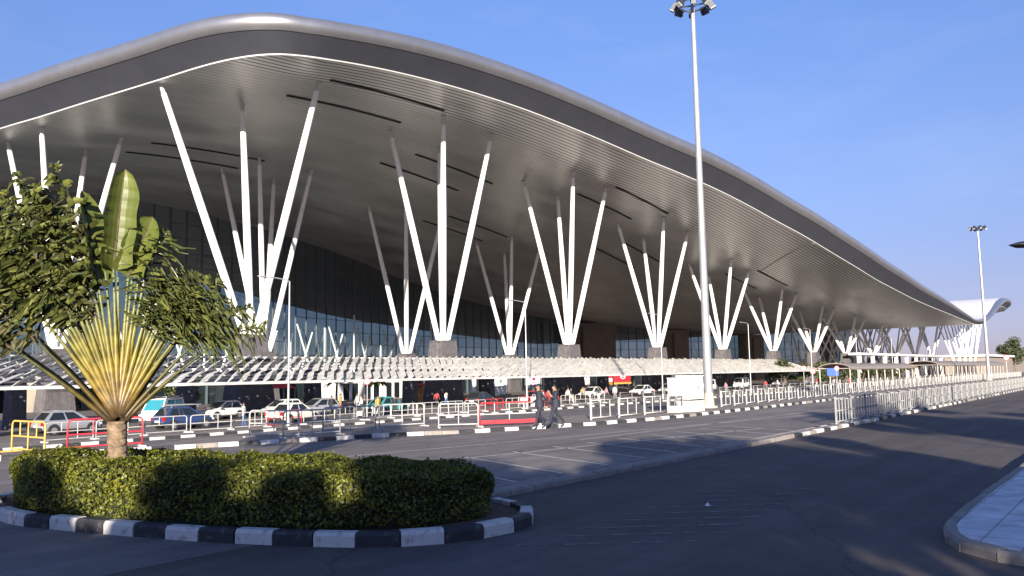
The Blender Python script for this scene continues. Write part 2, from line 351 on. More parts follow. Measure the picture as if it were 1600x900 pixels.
cm = nt.nodes.new('ShaderNodeMix'); cm.data_type = 'RGBA'; cm.inputs[7].default_value = (3.2, 3.6, 4.6, 1); nt.links.new(cr_.outputs[0], cm.inputs[0]); nt.links.new(dm.outputs[2], cm.inputs[6])
nt.links.new(cm.outputs[2], nt.nodes['Background'].inputs[0]); nt.nodes['Background'].inputs[1].default_value = .104
sl = bpy.data.lights.new('sun', 'SUN'); sl.energy = 5.0; sl.angle = R(.5); sl.color = (1, .90, .76)
so = bpy.data.objects.new('sun', sl); COL.objects.link(so); so.rotation_euler = Ld.to_track_quat('-Z', 'Y').to_euler()
SC.view_settings.view_transform = 'Standard'; SC.view_settings.look = 'None'; SC.view_settings.gamma = 1; SC.view_settings.exposure = 1.28
SC.cycles.max_bounces = 6; SC.cycles.transparent_max_bounces = 12
SC.cycles.use_denoising = True

# ------------------------------------------------------------------ ground, roads, kerbs
us = [-400, -60, 0, 60, 150, 300, 700, 3500]
vs = [-600, -60, 0, 10, 20, 27.5] + [27.5 + 14.5 * i / 8 for i in range(1, 9)] + [60, 150, 400, 3500]
def sheet(name, us, vs, dz, m):
    b = MB(); n = len(vs)
    b.v = [(u, v, gz(v) + dz) for u in us for v in vs]
    for i in range(len(us) - 1):
        for j in range(n - 1): b.f.append((i * n + j, (i + 1) * n + j, (i + 1) * n + j + 1, i * n + j + 1)); b.m.append(0)
    return struct(b.build(name, m, smooth=True))
sheet('ground', us, vs, -.03, M['earth'])
sheet('road', [-60, 0, 11, 40, 100, 250, 450], [-18, 0, 5, 10.4], 0, M['asphalt_shaded'])  # near strip with the shade put into its asphalt colour
sheet('road', [-60, 0, 40, 100, 250, 450], [10.4, 20, 25, 27.5] + [27.5 + 14.5 * i / 8 for i in range(1, 9)], 0, M['asphalt_shaded2'])
sheet('terminal_forecourt', [-60, 0, 40, 100, 250, 450], [42, 60, 100, 160], 0, M['asphalt_shaded2'])

def polyline_samples(pts, step):
    out = []; cum = [0]
    for a, b in zip(pts, pts[1:]): cum.append(cum[-1] + math.dist(a, b))
    n = max(1, round(cum[-1] / step))
    for k in range(n + 1):
        s = cum[-1] * k / n; i = min(len(pts) - 2, max(j for j in range(len(pts)) if cum[j] <= s + 1e-9))
        t = (s - cum[i]) / max(1e-9, cum[i + 1] - cum[i]); out.append((pts[i][0] + (pts[i + 1][0] - pts[i][0]) * t, pts[i][1] + (pts[i + 1][1] - pts[i][1]) * t))
    return out
def catmull(pts, k=6, closed=False):
    n = len(pts); out = []
    rngi = range(n if closed else n - 1)
    for i in rngi:
        p = [pts[(i + d) % n] if closed else pts[min(n - 1, max(0, i + d))] for d in (-1, 0, 1, 2)]
        for j in range(k):
            t = j / k
            out.append(tuple(.5 * (2 * p[1][c] + (p[2][c] - p[0][c]) * t + (2 * p[0][c] - 5 * p[1][c] + 4 * p[2][c] - p[3][c]) * t * t + (3 * p[1][c] - p[0][c] - 3 * p[2][c] + p[3][c]) * t ** 3) for c in range(2)))
    if not closed: out.append(tuple(pts[-1]))
    return out
def kerb(name, pts, step, h, wd, side, pattern, gap=.012):
    """row of kerb stones along pts; side +1 puts the stone to the left of travel"""
    b = MB(); sm = polyline_samples(pts, step); kr = random.Random(len(pts) * 31 + 5)
    for i in range(len(sm) - 1):
        a, c = Vector(sm[i]), Vector(sm[i + 1]); t = (c - a).normalized(); n = Vector((-t.y, t.x)) * side
        a = a + t * gap; c = c - t * gap
        j = kr.uniform(-.012, .012)
        hh = h + kr.uniform(-.008, .008)
        ch = min(.05, h * .35)
        prof = [(0 + j, -.05), (0 + j, hh - ch), (ch * .7 + j, hh), (wd + j, hh), (wd + j, -.05)]
        vsx = []
        for q in (a, c):
            for d, z in prof: vsx.append((q.x + n.x * d, q.y + n.y * d, gz(q.y) + z))
        m = pattern(i)
        b.add(vsx, [(0, 1, 6, 5), (1, 2, 7, 6), (2, 3, 8, 7), (3, 4, 9, 8), (0, 4, 3, 2, 1), (5, 6, 7, 8, 9)], m)
    o = b.build(name, [M['kerb_white'], M['kerb_black'], M['kerb_worn']]); return struct(o)

# kerb A: sidewalk edge where the two men walk
KA = catmull([(2, 31.5), (10, 28.6), (15, 27), (19.3, 25.4), (23.4, 23.9), (26, 22.4), (30.8, 20.9), (34.2, 20.1), (41, 19.6), (66, 19.7), (120, 20), (230, 20.5)], 5)
kerb('kerb', KA, .72, .15, .16, 1, lambda i: i % 2 if rng.random() > .12 else 2)
back = [(230, 24), (120, 23.6), (66, 23.2), (45, 23.4), (38, 24), (33, 25.2), (29, 26.8), (24, 28), (18, 29.2), (10, 31.6), (2, 34.5)]
inner = []
for i, p in enumerate(KA):
    a = KA[max(0, i - 1)]; c = KA[min(len(KA) - 1, i + 1)]; t = Vector((c[0] - a[0], c[1] - a[1])).normalized(); inner.append((p[0] - t.y * .165, p[1] + t.x * .165))
pv = MB()
# strip triangulated between kerb and the back line, following the ground
bk = polyline_samples(list(reversed(back)), 2.4); inn = polyline_samples(inner, 2.4); nn = min(len(bk), len(inn))
bk = [bk[round(i * (len(bk) - 1) / (nn - 1))] for i in range(nn)]; inn = [inn[round(i * (len(inn) - 1) / (nn - 1))] for i in range(nn)]
for i in range(nn - 1):
    q = [inn[i], inn[i + 1], bk[i + 1], bk[i]]
    pv.add([(x, y, gz(y) + .142) for x, y in q] + [(x, y, gz(y) - .05) for x, y in q], [(0, 1, 2, 3), (2, 6, 7, 3)])
struct(pv.build('sidewalk', M['pave']))

# kerb B: narrow median that carries the long white railing
kerb('kerb', polyline_samples([(10.6, 10.2), (34, 10.25), (92, 10.9), (200, 12.1)], 3), .8, .13, .16, 1, lambda i: (i % 2 if i > 22 and rng.random() > .25 else 2))
kerb('kerb', polyline_samples([(11, 10.85), (34, 10.9), (92, 11.55), (200, 12.75)], 3), .8, .13, .16, -1, lambda i: (i % 2 if i > 26 else 2))
b = MB(); b.prism([(10.8, 10.37), (34, 10.42), (92, 11.07), (200, 12.27), (200, 12.58), (92, 11.38), (34, 10.73), (10.9, 10.68)], -.05, .115)
struct(b.build('median', M['kerb_worn']))
# far kerb along the terminal lane (black and white), verge behind it
kerb('kerb', [(4, 43.6), (230, 41.6)], .9, .15, .2, 1, lambda i: i % 2)
b = MB(); b.prism([(4, 43.82), (230, 41.82), (230, 47), (4, 47.6)], lambda x, y: gz(y) - .05, lambda x, y: gz(y) + .14); struct(b.build('sidewalk', M['pave']))

# pale tiled sidewalk at the near right corner
SW = catmull([(60, 2.9), (24, 2.72), (17, 2.72), (13.6, 2.66), (12.5, 2.45), (11.85, 2.0), (11.55, 1.3), (11.45, 0), (11.6, -6)], 5)
kerb('kerb', SW, .6, .15, .17, 1, lambda i: 2)
inner = []
for i, p in enumerate(SW):
    a = SW[max(0, i - 1)]; c = SW[min(len(SW) - 1, i + 1)]; t = Vector((c[0] - a[0], c[1] - a[1])).normalized(); inner.append((p[0] - t.y * .175, p[1] + t.x * .175))
b = MB(); b.prism(inner + [(60, -6)], -.05, .148); struct(b.build('sidewalk', M['tile']))

# traffic island kerb and soil
IS = [(6.05, 15.6), (6.2, 14.4), (6.65, 12.55), (7.3, 10.45), (8.16, 8.75), (9.24, 7.98), (10.5, 7.9), (11.45, 8.7), (11.75, 10.2), (11.3, 12.6), (10.3, 15.2), (9.1, 17.3), (7.6, 18.4), (6.5, 17.6)]
ISc = catmull(IS, 6, True)
kerb('kerb', ISc + [ISc[0]], .62, .2, .2, 1, lambda i: i % 2)
cx = sum(p[0] for p in ISc) / len(ISc); cy = sum(p[1] for p in ISc) / len(ISc)
def shrink(poly, d):
    out = []
    n = len(poly)
    for i in range(n):
        a, c = poly[i - 1], poly[(i + 1) % n]; t = Vector((c[0] - a[0], c[1] - a[1])).normalized(); out.append((poly[i][0] - t.y * d, poly[i][1] + t.x * d))
    return out
b = MB(); b.prism(shrink(ISc, .2), -.05, .13); struct(b.build('island_soil', M['soil']))

# painted markings
def stripe(b, a, c, wd, dz=.006):
    a, c = Vector(a), Vector(c); L = (c - a).length; n = max(1, int(L / 2)); t = (c - a).normalized(); s = Vector((-t.y, t.x)) * wd / 2
    for i in range(n):
        p, q = a + (c - a) * i / n, a + (c - a) * (i + 1) / n
        b.add([(x.x, x.y, gz(x.y) + dz) for x in (p - s, q - s, q + s, p + s)], [(0, 1, 2, 3)])
b = MB()
M['paint'] = paint_mat('bay_paint', (.55, .51, .47), .37); M['paint2'] = paint_mat('faded_paint', (.20, .185, .18), .47, 3)
for i in range(12):
    u = 10.4 + i * 1.95 + .06 * (i % 3); stripe(b, (u + 2.1, 16.4 - .12 * i), (u + .1, 10.95), .11)
stripe(b, (11, 17.2), (33, 13.0), .13)
stripe(b, (16, 19.5), (44, 14.6), .11)
stripe(b, (25, 16.5), (70, 14.8), .11)
struct(b.build('road_markings', M['paint']))
b = MB()
for i in range(9): stripe(b, (9.3 + .75 * i, 7.2 + .02 * i), (11.0 + .75 * i, 5.2 + .04 * i), .09)
struct(b.build('road_markings', M['paint2']))

# ------------------------------------------------------------------ terminal roof
HX = [15, 20, 30, 36, 40, 45, 49, 54, 60, 66, 72, 80, 86, 93, 102, 111, 120, 128, 137, 146, 155, 164, 172, 181, 189, 197, 205, 217, 229, 240, 250, 262, 275, 287, 300, 312, 322, 334, 345]
HY = [28.0, 28.2, 28.7, 29.0, 29.3, 29.75, 30.2, 30.65, 31, 31.15, 31.1, 30.7, 30.25, 29.6, 28.8, 27.95, 26.8, 25.5, 24.0, 22.5, 21.2, 20.1, 19.3, 18.6, 18.0, 17.4, 16.9, 16.2, 15.6, 15.0, 14.5, 14.0, 14.6, 16.6, 19.6, 21.6, 21.8, 20.6, 19.6]
def smooth_interp(x, X, Y):
    # Catmull-style cubic on uneven knots
    i = int(np.clip(np.searchsorted(X, x) - 1, 0, len(X) - 2)); h = X[i + 1] - X[i]; t = (x - X[i]) / h
    def sl(k):
        if k == 0: return (Y[1] - Y[0]) / (X[1] - X[0])
        if k == len(X) - 1: return (Y[-1] - Y[-2]) / (X[-1] - X[-2])
        return (Y[k + 1] - Y[k - 1]) / (X[k + 1] - X[k - 1])
    a, b2 = sl(i) * h, sl(i + 1) * h
    return (2 * t**3 - 3 * t**2 + 1) * Y[i] + (t**3 - 2 * t**2 + t) * a + (-2 * t**3 + 3 * t**2) * Y[i + 1] + (t**3 - t**2) * b2
def Hs(u): return smooth_interp(u, HX, HY)
EDGE = [(23, 186), (27, 155), (30.5, 132), (32, 118), (34.2, 96), (35.4, 87.4), (36.3, 80), (37.2, 73.5), (37.9, 68.3), (38.4, 64.2), (39.1, 60.8), (40.1, 58.3), (41.4, 56.7), (43, 55.8), (45.5, 55.15), (50.6, 54.55), (58, 53.95), (66.7, 53.3), (80, 52.1), (92, 50.7), (104, 49.0), (124, 46.7), (139, 44.6), (157, 43.1), (174, 42.7), (202, 42.2), (235, 41.2), (262, 40.6), (300, 40.4), (325, 40.8), (331, 43.5), (333, 50), (334.5, 75), (336, 132), (337.5, 186)]
EP = catmull(EDGE, 8)
BACK = 192.
def sc_u(u): return float(np.interp(u, [30, 36, 40, 43, 58, 80, 104, 180, 215, 240, 258, 278, 300, 345], [1.35, 1.25, 1.05, .98, 1.12, 1.22, 1.3, 1.25, 1.0, .66, .42, .5, .85, 1.0]))
normals = []
for i, p in enumerate(EP):
    a, c = EP[max(0, i - 1)], EP[min(len(EP) - 1, i + 1)]; t = Vector((c[0] - a[0], c[1] - a[1])).normalized(); normals.append(Vector((t.y, -t.x)))
PROFILE = [(0, 0), (.85, .78), (1.62, 1.38), (1.62, 1.44), (1.86, 1.60), (2.04, 1.88), (2.08, 2.22), (1.96, 2.58), (1.6, 2.87), (.85, 3.05), (0, 3.12)]
term = thing('terminal_building', 'airport terminal under a huge wave shaped grey metal roof on white V columns', 'terminal', (0, 0, 0))
def prof_strip(name, i0, i1, m, parent):
    b = MB(); k = i1 - i0 + 1
    for p, n in zip(EP, normals):
        s = sc_u(p[0]); h = Hs(p[0])
        for d, z in PROFILE[i0:i1 + 1]: b.v.append((p[0] + n.x * d * s, p[1] + n.y * d * s, h + z * s))
    for i in range(len(EP) - 1):
        for j in range(k - 1): b.f.append((i * k + j, (i + 1) * k + j, (i + 1) * k + j + 1, i * k + j + 1)); b.m.append(0)
    return b.build(name, m, parent, smooth=True)
NV = 18
def roof_grid(zf, name, m, parent, uvs=False):
    b = MB(); uvl = []
    for p in EP:
        for j in range(NV + 1):
            t = (j / NV) ** 1.3; v = p[1] + (BACK - p[1]) * t
            b.v.append((p[0], v, zf(p[0]))); uvl.append((p[0], v - p[1] if p[0] > 46 else v - p[1] + max(0, p[1] - 55.1)))
    k = NV + 1
    for i in range(len(EP) - 1):
        for j in range(NV): b.f.append((i * k + j, (i + 1) * k + j, (i + 1) * k + j + 1, i * k + j + 1)); b.m.append(0)
    o = b.build(name, m, parent, smooth=True)
    if uvs:
        l = o.data.uv_layers.new(name='UVMap')
        for lp in o.data.loops: l.data[lp.index].uv = uvl[lp.vertex_index]
    return o
roof = roof_grid(lambda u: Hs(u) + 3.12 * sc_u(u), 'roof', M['roof_top'], term)
roof_grid(Hs, 'soffit', M['soffit'], roof, True)
prof_strip('fascia', 0, 2, M['fascia'], roof)
prof_strip('roof_nosing', 3, 10, M['nose'], roof)
b = MB()
for p, n in zip(EP, normals):
    h = Hs(p[0])
    for d, z in ((-.05, -.03), (.06, -.05), (.09, .06), (-.04, .04)): b.v.append((p[0] + n.x * d, p[1] + n.y * d, h + z))
for i in range(len(EP) - 1):
    for j in range(4):
        b.f.append((i * 4 + j, (i + 1) * 4 + j, (i + 1) * 4 + (j + 1) % 4, i * 4 + (j + 1) % 4)); b.m.append(0)
b.build('edge_strip', M['strip'], roof, smooth=False)
# dark recess channels between the columns, hung under the soffit
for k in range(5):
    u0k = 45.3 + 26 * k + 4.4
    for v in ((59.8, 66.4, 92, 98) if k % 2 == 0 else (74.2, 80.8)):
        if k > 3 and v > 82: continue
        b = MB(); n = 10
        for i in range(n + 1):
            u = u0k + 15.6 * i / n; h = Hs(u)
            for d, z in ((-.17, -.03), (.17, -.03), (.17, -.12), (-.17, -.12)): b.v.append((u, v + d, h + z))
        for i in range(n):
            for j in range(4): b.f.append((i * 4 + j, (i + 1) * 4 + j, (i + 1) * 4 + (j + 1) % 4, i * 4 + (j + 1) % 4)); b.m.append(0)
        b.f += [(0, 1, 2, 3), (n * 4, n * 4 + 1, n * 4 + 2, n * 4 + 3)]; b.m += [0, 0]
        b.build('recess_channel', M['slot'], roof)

b = MB()
for i in range(4, len(EP) - 4, 3):
    if i % 6: continue
    p, n = EP[i], normals[i]; sc_ = sc_u(p[0]); h = Hs(p[0]); t_ = Vector((-n.y, n.x)) * .035
    for k2 in range(len(PROFILE) - 1):
        (d0, z0), (d1, z1) = PROFILE[k2], PROFILE[k2 + 1]; q = []
        for d, z in ((d0, z0), (d1, z1)):
            for sg in (-1, 1): q.append((p[0] + n.x * (d * sc_ + .02) + t_.x * sg, p[1] + n.y * (d * sc_ + .02) + t_.y * sg, h + z * sc_ + (.02 if d < 1.7 and z > 2.5 else -.01 if z < 1.5 else 0)))
        b.add(q, [(0, 1, 3, 2)])
b.build('panel_seam', M['lamp_dark'], roof)
b = MB(); pp = []
for k2 in range(13):
    t_ = k2 / 12; u_ = 140.2 + 14.2 * t_ ** 1.25; v_ = 44.6 + 14.7 * t_; pp.append((u_, v_, Hs(u_) - .04))
b.path(pp, .11, 6); b.build('soffit_seam', M['strip'], roof)
# glass facade with mullions, following the roof
FAC = [(31, 127), (60, 127.5), (95, 129), (131, 136), (190, 136), (214, 130), (262, 108), (306, 84)]
FS = polyline_samples(FAC, 3.0)
b = MB()
for x, y in FS: b.v += [(x, y, -.9), (x, y, Hs(x) - .03)]
for i in range(len(FS) - 1): b.f.append((2 * i, 2 * i + 2, 2 * i + 3, 2 * i + 1)); b.m.append(0)
fac = b.build('glass_facade', M['glass'], term)
b = MB()
for i in range(len(FS) - 1):
    a, c = Vector(FS[i]), Vector(FS[i + 1]); t = (c - a).normalized(); n = Vector((t.y, -t.x)); h = min(Hs(a.x), Hs(c.x))
    an = math.atan2(t.y, t.x)
    b.box((a.x + n.x * .1, a.y + n.y * .1, Hs(a.x) / 2 - .5), (.12, .2, Hs(a.x) + .8), an)
    z = 2.0
    while z < h - .5:
        mid = (a + c) / 2 + n * .07; b.box((mid.x, mid.y, z), ((c - a).length - .13, .12, .09), an); z += 2.4
b.build('mullion_frame', M['mullion'], fac)
# lit steel trusses that stand against the glass
for k in range(9):
    u = 62 + 9 * k; y = float(np.interp(u + 3, [p[0] for p in FAC], [p[1] for p in FAC])) - 2.2
    b = MB(); b.tube((u, y, -.85), (u + 4.2, y, 11), .26, .15); b.tube((u + 5.5, y, -.85), (u + .6, y, 12.5), .24, .15); b.tube((u + 7.2, y, -.85), (u + 7.2, y, 9 + 3 * (k % 3)), .16, .16)
    b.build('facade_truss', M['truss'], term)
b = MB(); b.box((110, 138.6, 6.5), (150, 3, .9)); b.box((110, 140.5, 2.6), (150, .5, 6.9)); b.build('mezzanine', M['lamp_dark'], term)
# stone clad cores
for (x, y, dx, dy, rz) in ((205, 131.5, 19, 5, -.15), (234, 119, 9, 4, -.43), (262, 105.5, 7, 4, -.5), (290, 90, 6, 3, -.5)):
    b = MB(); b.box((x, y, Hs(x) / 2 - .5), (dx, dy, Hs(x) + .6), rz); b.box((x - dx * .18, y - dy * .5 - .25, Hs(x) / 2 - 1), (dx * .3, .6, Hs(x) - 1), rz)
    b.build('core_wall', M['brown'], term)
# ground floor frontage
b = MB(); b.box((118, 99.6, 1.0), (196, .8, 3.8)); front = b.build('arrivals_wall', M['shopglass'], term)
b = MB()
for i in range(49): b.box((22 + i * 4, 99.1, 1.0), (.2, .25, 3.7))
b.box((118, 99.05, 2.95), (196, .4, .35)); b.build('frontage_frame', M['mullion'], front)
for x in (39.5, 33.6): 
    b = MB(); b.box((x, 97.6, .95), (4.4, .5, 3.6)); b.box((x, 97.6, 2.9), (4.8, .7, .3)); b.build('beige_panel', M['beige'], term)

# branching columns: stone pedestal, four white struts
def column(u, v, sp, ped=True, pw=2.5, zt=6.3, rs=1.0):
    zb = gz(v)
    b = MB(); b.tube((0, 0, zt), (0, 0, zt + .26), .82, .72, 16)
    root = b.build('branching_column', M['white_steel'], term, smooth=False, loc=(u, v, 0))
    p = MB(); p.box((0, 0, (zb + zt) / 2), (pw * 1.5, pw * 1.25, zt - zb), 0, 0, (.64, .64)); p.box((0, 0, zt + .02), (pw * .98, pw * .82, .1)); p.build('pedestal', M['stone'], root)
    for su in (-1, 1):
        for sv in (-1, 1):
            x, y = su * sp, sv * sp
            if v < 70 and u < 50 and sv > 0: x, y = (-6.6, 4.6) if su < 0 else (3.0, 6.2)
            if v < 70 and u < 50 and su < 0 and sv < 0: continue      # the corner strut has no roof above it
            ht = Hs(u + x) - .03
            a = Vector((su * .40, sv * .40, zt + .22)); c = Vector((x, y, ht))
            s = MB(); s.path([a, a.lerp(c, .25), a.lerp(c, .55), a.lerp(c, .965)], [.30 * rs, .36 * rs, .36 * rs, .26 * rs], 14); s.path([a.lerp(c, .962), c], [.22 * rs, .18 * rs], 10, 1); s.tube((x, y, ht - .07), (x, y, ht), .34, .34, 14, 1)
            autosmooth(s.build('strut', [M['white_steel'], M['cab_white'], M['lamp_dark']], root))
for k in range(12):
    column(45.2 + 25.95 * k, 65.5, 4.25)
for k in range(4):
    column(283 + 11.5 * k, 49.5 + .3 * k, 3.6, zt=3.0, pw=1.2, rs=.6)
for k in range(4):
    column(41.4 + 26.8 * k, 95.4, 4.25, zt=5.9, pw=2.2)
for k in range(9):
    column(243 + 11.2 * k, 79 + (k % 2) * 7, 4.6, zt=3.2, pw=1.4, rs=.7)

# ------------------------------------------------------------------ forecourt canopy
can = thing('forecourt_canopy', 'long low white pergola canopy of tilted slats along the terminal road', 'canopy', (0, 0, 0))
V0, V1, Z0, Z1 = 54.2, 64.0, 2.05, 4.25     # low front edge, high back edge
U0, U1 = -14, 169
b = MB()
for j in range(11):
    t = j / 10; v = V0 + (V1 - V0) * t; z = Z0 + (Z1 - Z0) * t
    if j in (0, 5, 10): b.box(((U0 + U1) / 2, v, z), (U1 - U0, .2, .16 if j else .2))
b.build('beam', M['canopy'], can)
b = MB()
cr = random.Random(3)
for (ta, tb, du, st_, wd_) in ((.01, .32, 2.6, 1.05, .80), (.34, .66, 2.8, 1.05, .76), (.68, .99, 3.0, 1.05, .74)):
    n = int((U1 - U0) / st_)
    for i in range(n):                # flat slats laid diagonally across the beams, each tipped a little
        u = U0 + i * st_ + cr.uniform(-.05, .05)
        va, vb = V0 + (V1 - V0) * ta, V0 + (V1 - V0) * tb; za, zb = Z0 + (Z1 - Z0) * ta + .14, Z0 + (Z1 - Z0) * tb + .14
        q = cr.uniform(.10, .30)
        top = [(u, va, za - q), (u + wd_, va, za + q), (u + du + wd_, vb, zb + q), (u + du, vb, zb - q)]
        b.add(top + [(x, y, z - .05) for x, y, z in top], [(0, 1, 2, 3), (4, 5, 6, 7), (0, 1, 5, 4), (1, 2, 6, 5), (2, 3, 7, 6), (3, 0, 4, 7)])
b.build('slats', M['canopy'], can)
b = MB()
for j in (1.4, 2.6, 3.8, 6.3, 7.5, 8.7):
    t = j / 10; b.box(((U0 + U1) / 2, V0 + (V1 - V0) * t, Z0 + (Z1 - Z0) * t - .2), (U1 - U0, .1, .14))
b.build('purlins', M['canopy'], can)
k = 0
while 24.7 - 38.55 + 12.85 * k < U1 - 4:
    u = 24.7 - 38.55 + 12.85 * k; k += 1
    b = MB(); b.box((u, 63, (gz(63) + 3.6) / 2), (1.0, 1.5, 3.6 - gz(63)), 0, 0, (.86, .86)); c = b.build('column', M['bluestone'], can)
    b = MB()
    for s in (-1, 1): b.path([(u + s * .3, 62.4, 3.2), (u + s * 1.0, 58.5, 2.7), (u + s * 1.5, 54.8, 1.98)], [.16, .13, .09], 8)
    b.build('bracket', M['canopy'], c)

# ------------------------------------------------------------------ lamps
def high_mast(loc, hgt, label, r=.27):
    t = thing('light_mast', label, 'light mast', loc, .3, 'high light masts')
    b = MB(); b.path([(0, 0, 0), (0, 0, hgt * .5), (0, 0, hgt)], [r, r * .75, r * .5], 16); autosmooth(b.build('mast', M['galv'], t))
    b = MB(); b.tube((0, 0, 0), (0, 0, .12), r * 1.9, r * 1.9, 16); b.tube((0, 0, .12), (0, 0, .9), r * 1.25, r * 1.02, 16); b.build('base', M['beige'], t)
    b = MB()
    ring = [(math.cos(a * PI / 12) * .95, math.sin(a * PI / 12) * .95, hgt + .1) for a in range(25)]
    b.path(ring, .06, 6, cap=False)
    for a in range(4): b.tube((0, 0, hgt + .05), (math.cos(a * PI / 2) * .95, math.sin(a * PI / 2) * .95, hgt + .1), .05)
    b.build('head_frame', M['lamp_dark'], t)
    for a in range(8):
        an = a * PI / 4 + .2; c, s = math.cos(an), math.sin(an)
        b = MB(); b.box((c * 1.1, s * 1.1, hgt + .02), (.42, .36, .5), an, 0, (.8, .9), 0, -.5); fl = b.build('floodlight', M['lamp_dark'], t)
        b = MB(); b.box((c * 1.26, s * 1.26, hgt - .2), (.34, .3, .06), an, 0, (1, 1), 0, -.5); b.build('lens', M['lens'], fl)
    return t
high_mast((47.2, 21.78, .145), 25.2, 'tall tapering light mast beside the white cabinet, its floodlights cut by the top edge')
high_mast((150, 21.8, .14), 24.2, 'distant thin light mast with a crown of floodlights at the far right')
def street_lamp(loc, label):
    t = thing('street_lamp', label, 'street lamp', loc, 0, 'street lamps before the canopy')
    b = MB(); b.path([(0, 0, 0), (0, 0, 5), (0, 0, 9.45)], [.085, .065, .045], 10); b.path([(0, 0, 9.4), (-.15, .02, 9.52), (-1.0, .1, 9.6), (-1.6, .15, 9.62)], .045, 8); b.tube((0, 0, 0), (0, 0, .5), .16, .14, 10); autosmooth(b.build('pole', M['galv'], t))
    b = MB(); b.path([(-1.5, .14, 9.62), (-1.75, .17, 9.6), (-2.2, .2, 9.62), (-2.35, .22, 9.63)], [.05, .13, .12, .04], 10, flat=.5); b.build('lamp_head', M['galv'], t)
    return t
lamp_lab = ['thin grey street lamp in front of the big V column nearest the palm', 'thin grey street lamp just left of the two walking men', 'thin grey street lamp between the walking men and the white cabinet', 'thin grey street lamp directly right of the tall light mast base', 'thin grey street lamp near the right end of the slatted canopy', 'thin grey street lamp behind the blue sign shelter', 'thin grey street lamp farthest down the terminal road']
for k in range(7):
    u = 34.2 + 25.6 * k; v = 45.2 if k == 0 else 45.0
    if k == 0: lp0 = street_lamp((u, v, gz(v) + .14), lamp_lab[0])
    else: dup(lp0, (u, v - .02 * k, gz(v) + .14), 0, lamp_lab[k])
# lamp head reaching in at the right picture edge
t = thing('curved_lamp', 'dark oval street lamp head reaching in at the right picture edge', 'street lamp', (41.5, -2.4, .14))
b = MB(); b.path([(0, 0, 0), (0, 0, 5), (0, 0, 7), (-.2, .5, 7.5), (-1.2, 2.2, 7.45), (-2.4, 4.2, 7.15)], [.12, .09, .075, .065, .055, .05], 10); autosmooth(b.build('pole', M['galv'], t))
b = MB(); b.path([(-2.1, 3.7, 7.24), (-2.6, 4.5, 7.1), (-3.3, 5.6, 6.96), (-3.9, 6.5, 6.9), (-4.1, 6.8, 6.9)], [.1, .5, .62, .38, .05], 14, flat=.3); autosmooth(b.build('lamp_head', M['lamp_black'], t))

# ------------------------------------------------------------------ barriers
def barrier(L, H, m, mfoot, label, loc, rz, group, nup=3, second=None, boards=False):
    t = thing('barrier', label, 'barrier', loc, rz, group)
    r = .03; c = .16
    b = MB(); pts = [(-L / 2, 0, 0), (-L / 2, 0, H - c)]
    for i in range(1, 5): a = PI / 2 * i / 4; pts.append((-L / 2 + c - c * math.cos(a), 0, H - c + c * math.sin(a)))
    pts += [(-x, y, z) for x, y, z in reversed(pts)]
    b.path(pts, r, 8); b.build('frame', m, t, smooth=True)
    b = MB(); b.tube((-L / 2, 0, H * .52), (L / 2, 0, H * .52), r * .85); b.build('rail', second or m, t)
    b = MB(); b.tube((-L / 2, 0, .12), (L / 2, 0, .12), r * .85); b.build('rail', m, t)
    for i in range(nup):
        x = -L / 2 + L * (i + 1) / (nup + 1); b = MB(); b.tube((x, 0, .12 if i % 2 else H * .52), (x, 0, H - .01), r * .7); b.build('upright', second or m, t)
    for s in (-1, 1):
        b = MB(); b.box((s * L / 2, 0, .025), (.09, .62, .05)); b.build('foot', mfoot, t)
    if boards:
        b = MB(); b.box((0, -.02, .2), (L - .1, .03, .13)); b.build('kick_board', M['red'], t)
    return t
g1 = 'tube barriers along the near sidewalk'
def gzz(v): return gz(v) + .142
barrier(2.4, 1.0, M['yellow'], M['yellow'], 'yellow tube barrier with rounded corners, the whole one at the far left', (11.64, 28.6, gzz(28.6)), R(90), g1)
barrier(2.4, 1.0, M['yellow'], M['yellow'], 'yellow tube barrier cut by the left picture edge', (10.9, 30.9, gzz(30.9)), R(100), g1)
barrier(2.3, 1.0, M['red'], M['whitesign'], 'red tube barrier with white middle posts behind the palm trunk', (13.7, 27.75, gzz(27.7)), R(-11), g1, 2, M['redsign'])
barrier(2.3, 1.0, M['white_paint'], M['white_paint'], 'white tube barrier set end on beside the lamp post near the hedge', (19.55, 26.7, gzz(26.7)), R(105), g1)
barrier(2.4, 1.0, M['white_paint'], M['white_paint'], 'white tube barrier running right from the end on one above the hedge', (20.6, 25.75, gzz(25.7)), R(-10), g1)
barrier(2.4, 1.0, M['galv'], M['galv'], 'dull grey tube barrier between two white ones above the hedge middle', (23.2, 26.6, gzz(26.6)), R(-14), g1)
barrier(2.3, 1.0, M['white_paint'], M['white_paint'], 'white tube barrier right of the dull grey one', (25.9, 26.3, gzz(26.2)), R(-12), g1)
barrier(1.7, 1.0, M['white_paint'], M['white_paint'], 'short white tube barrier touching the red and white one', (27.0, 24.0, gzz(24)), R(-42), g1)
barrier(2.75, 1.0, M['red'], M['whitesign'], 'red and white barrier with a red kick board beside the walking men', (28.75, 22.6, gzz(22.6)), R(-30), g1, 3, M['white_paint'], True)
g2 = 'far row of tube barriers in front of the parked cars'
far_lab = {'w': 'white tube barrier with rounded corners in the far row', 'r': 'red tube barrier in the far row by the parked cars'}
spots = ['left of the van', 'under the white van', 'before the blue car', 'right of the blue car', 'under the white car hidden by a column', 'left of the white taxi', 'before the white taxi tail', 'before the white taxi bonnet', 'below the luggage crowd', 'left of the green taxi', 'before the green taxi', 'right of the green taxi', 'below the orange stall', 'below the dark column', 'left of the white banner', 'below the white banner', 'left of the walking men', 'behind the walking men', 'right of the walking men', 'below the red billboard']
bw = br = None
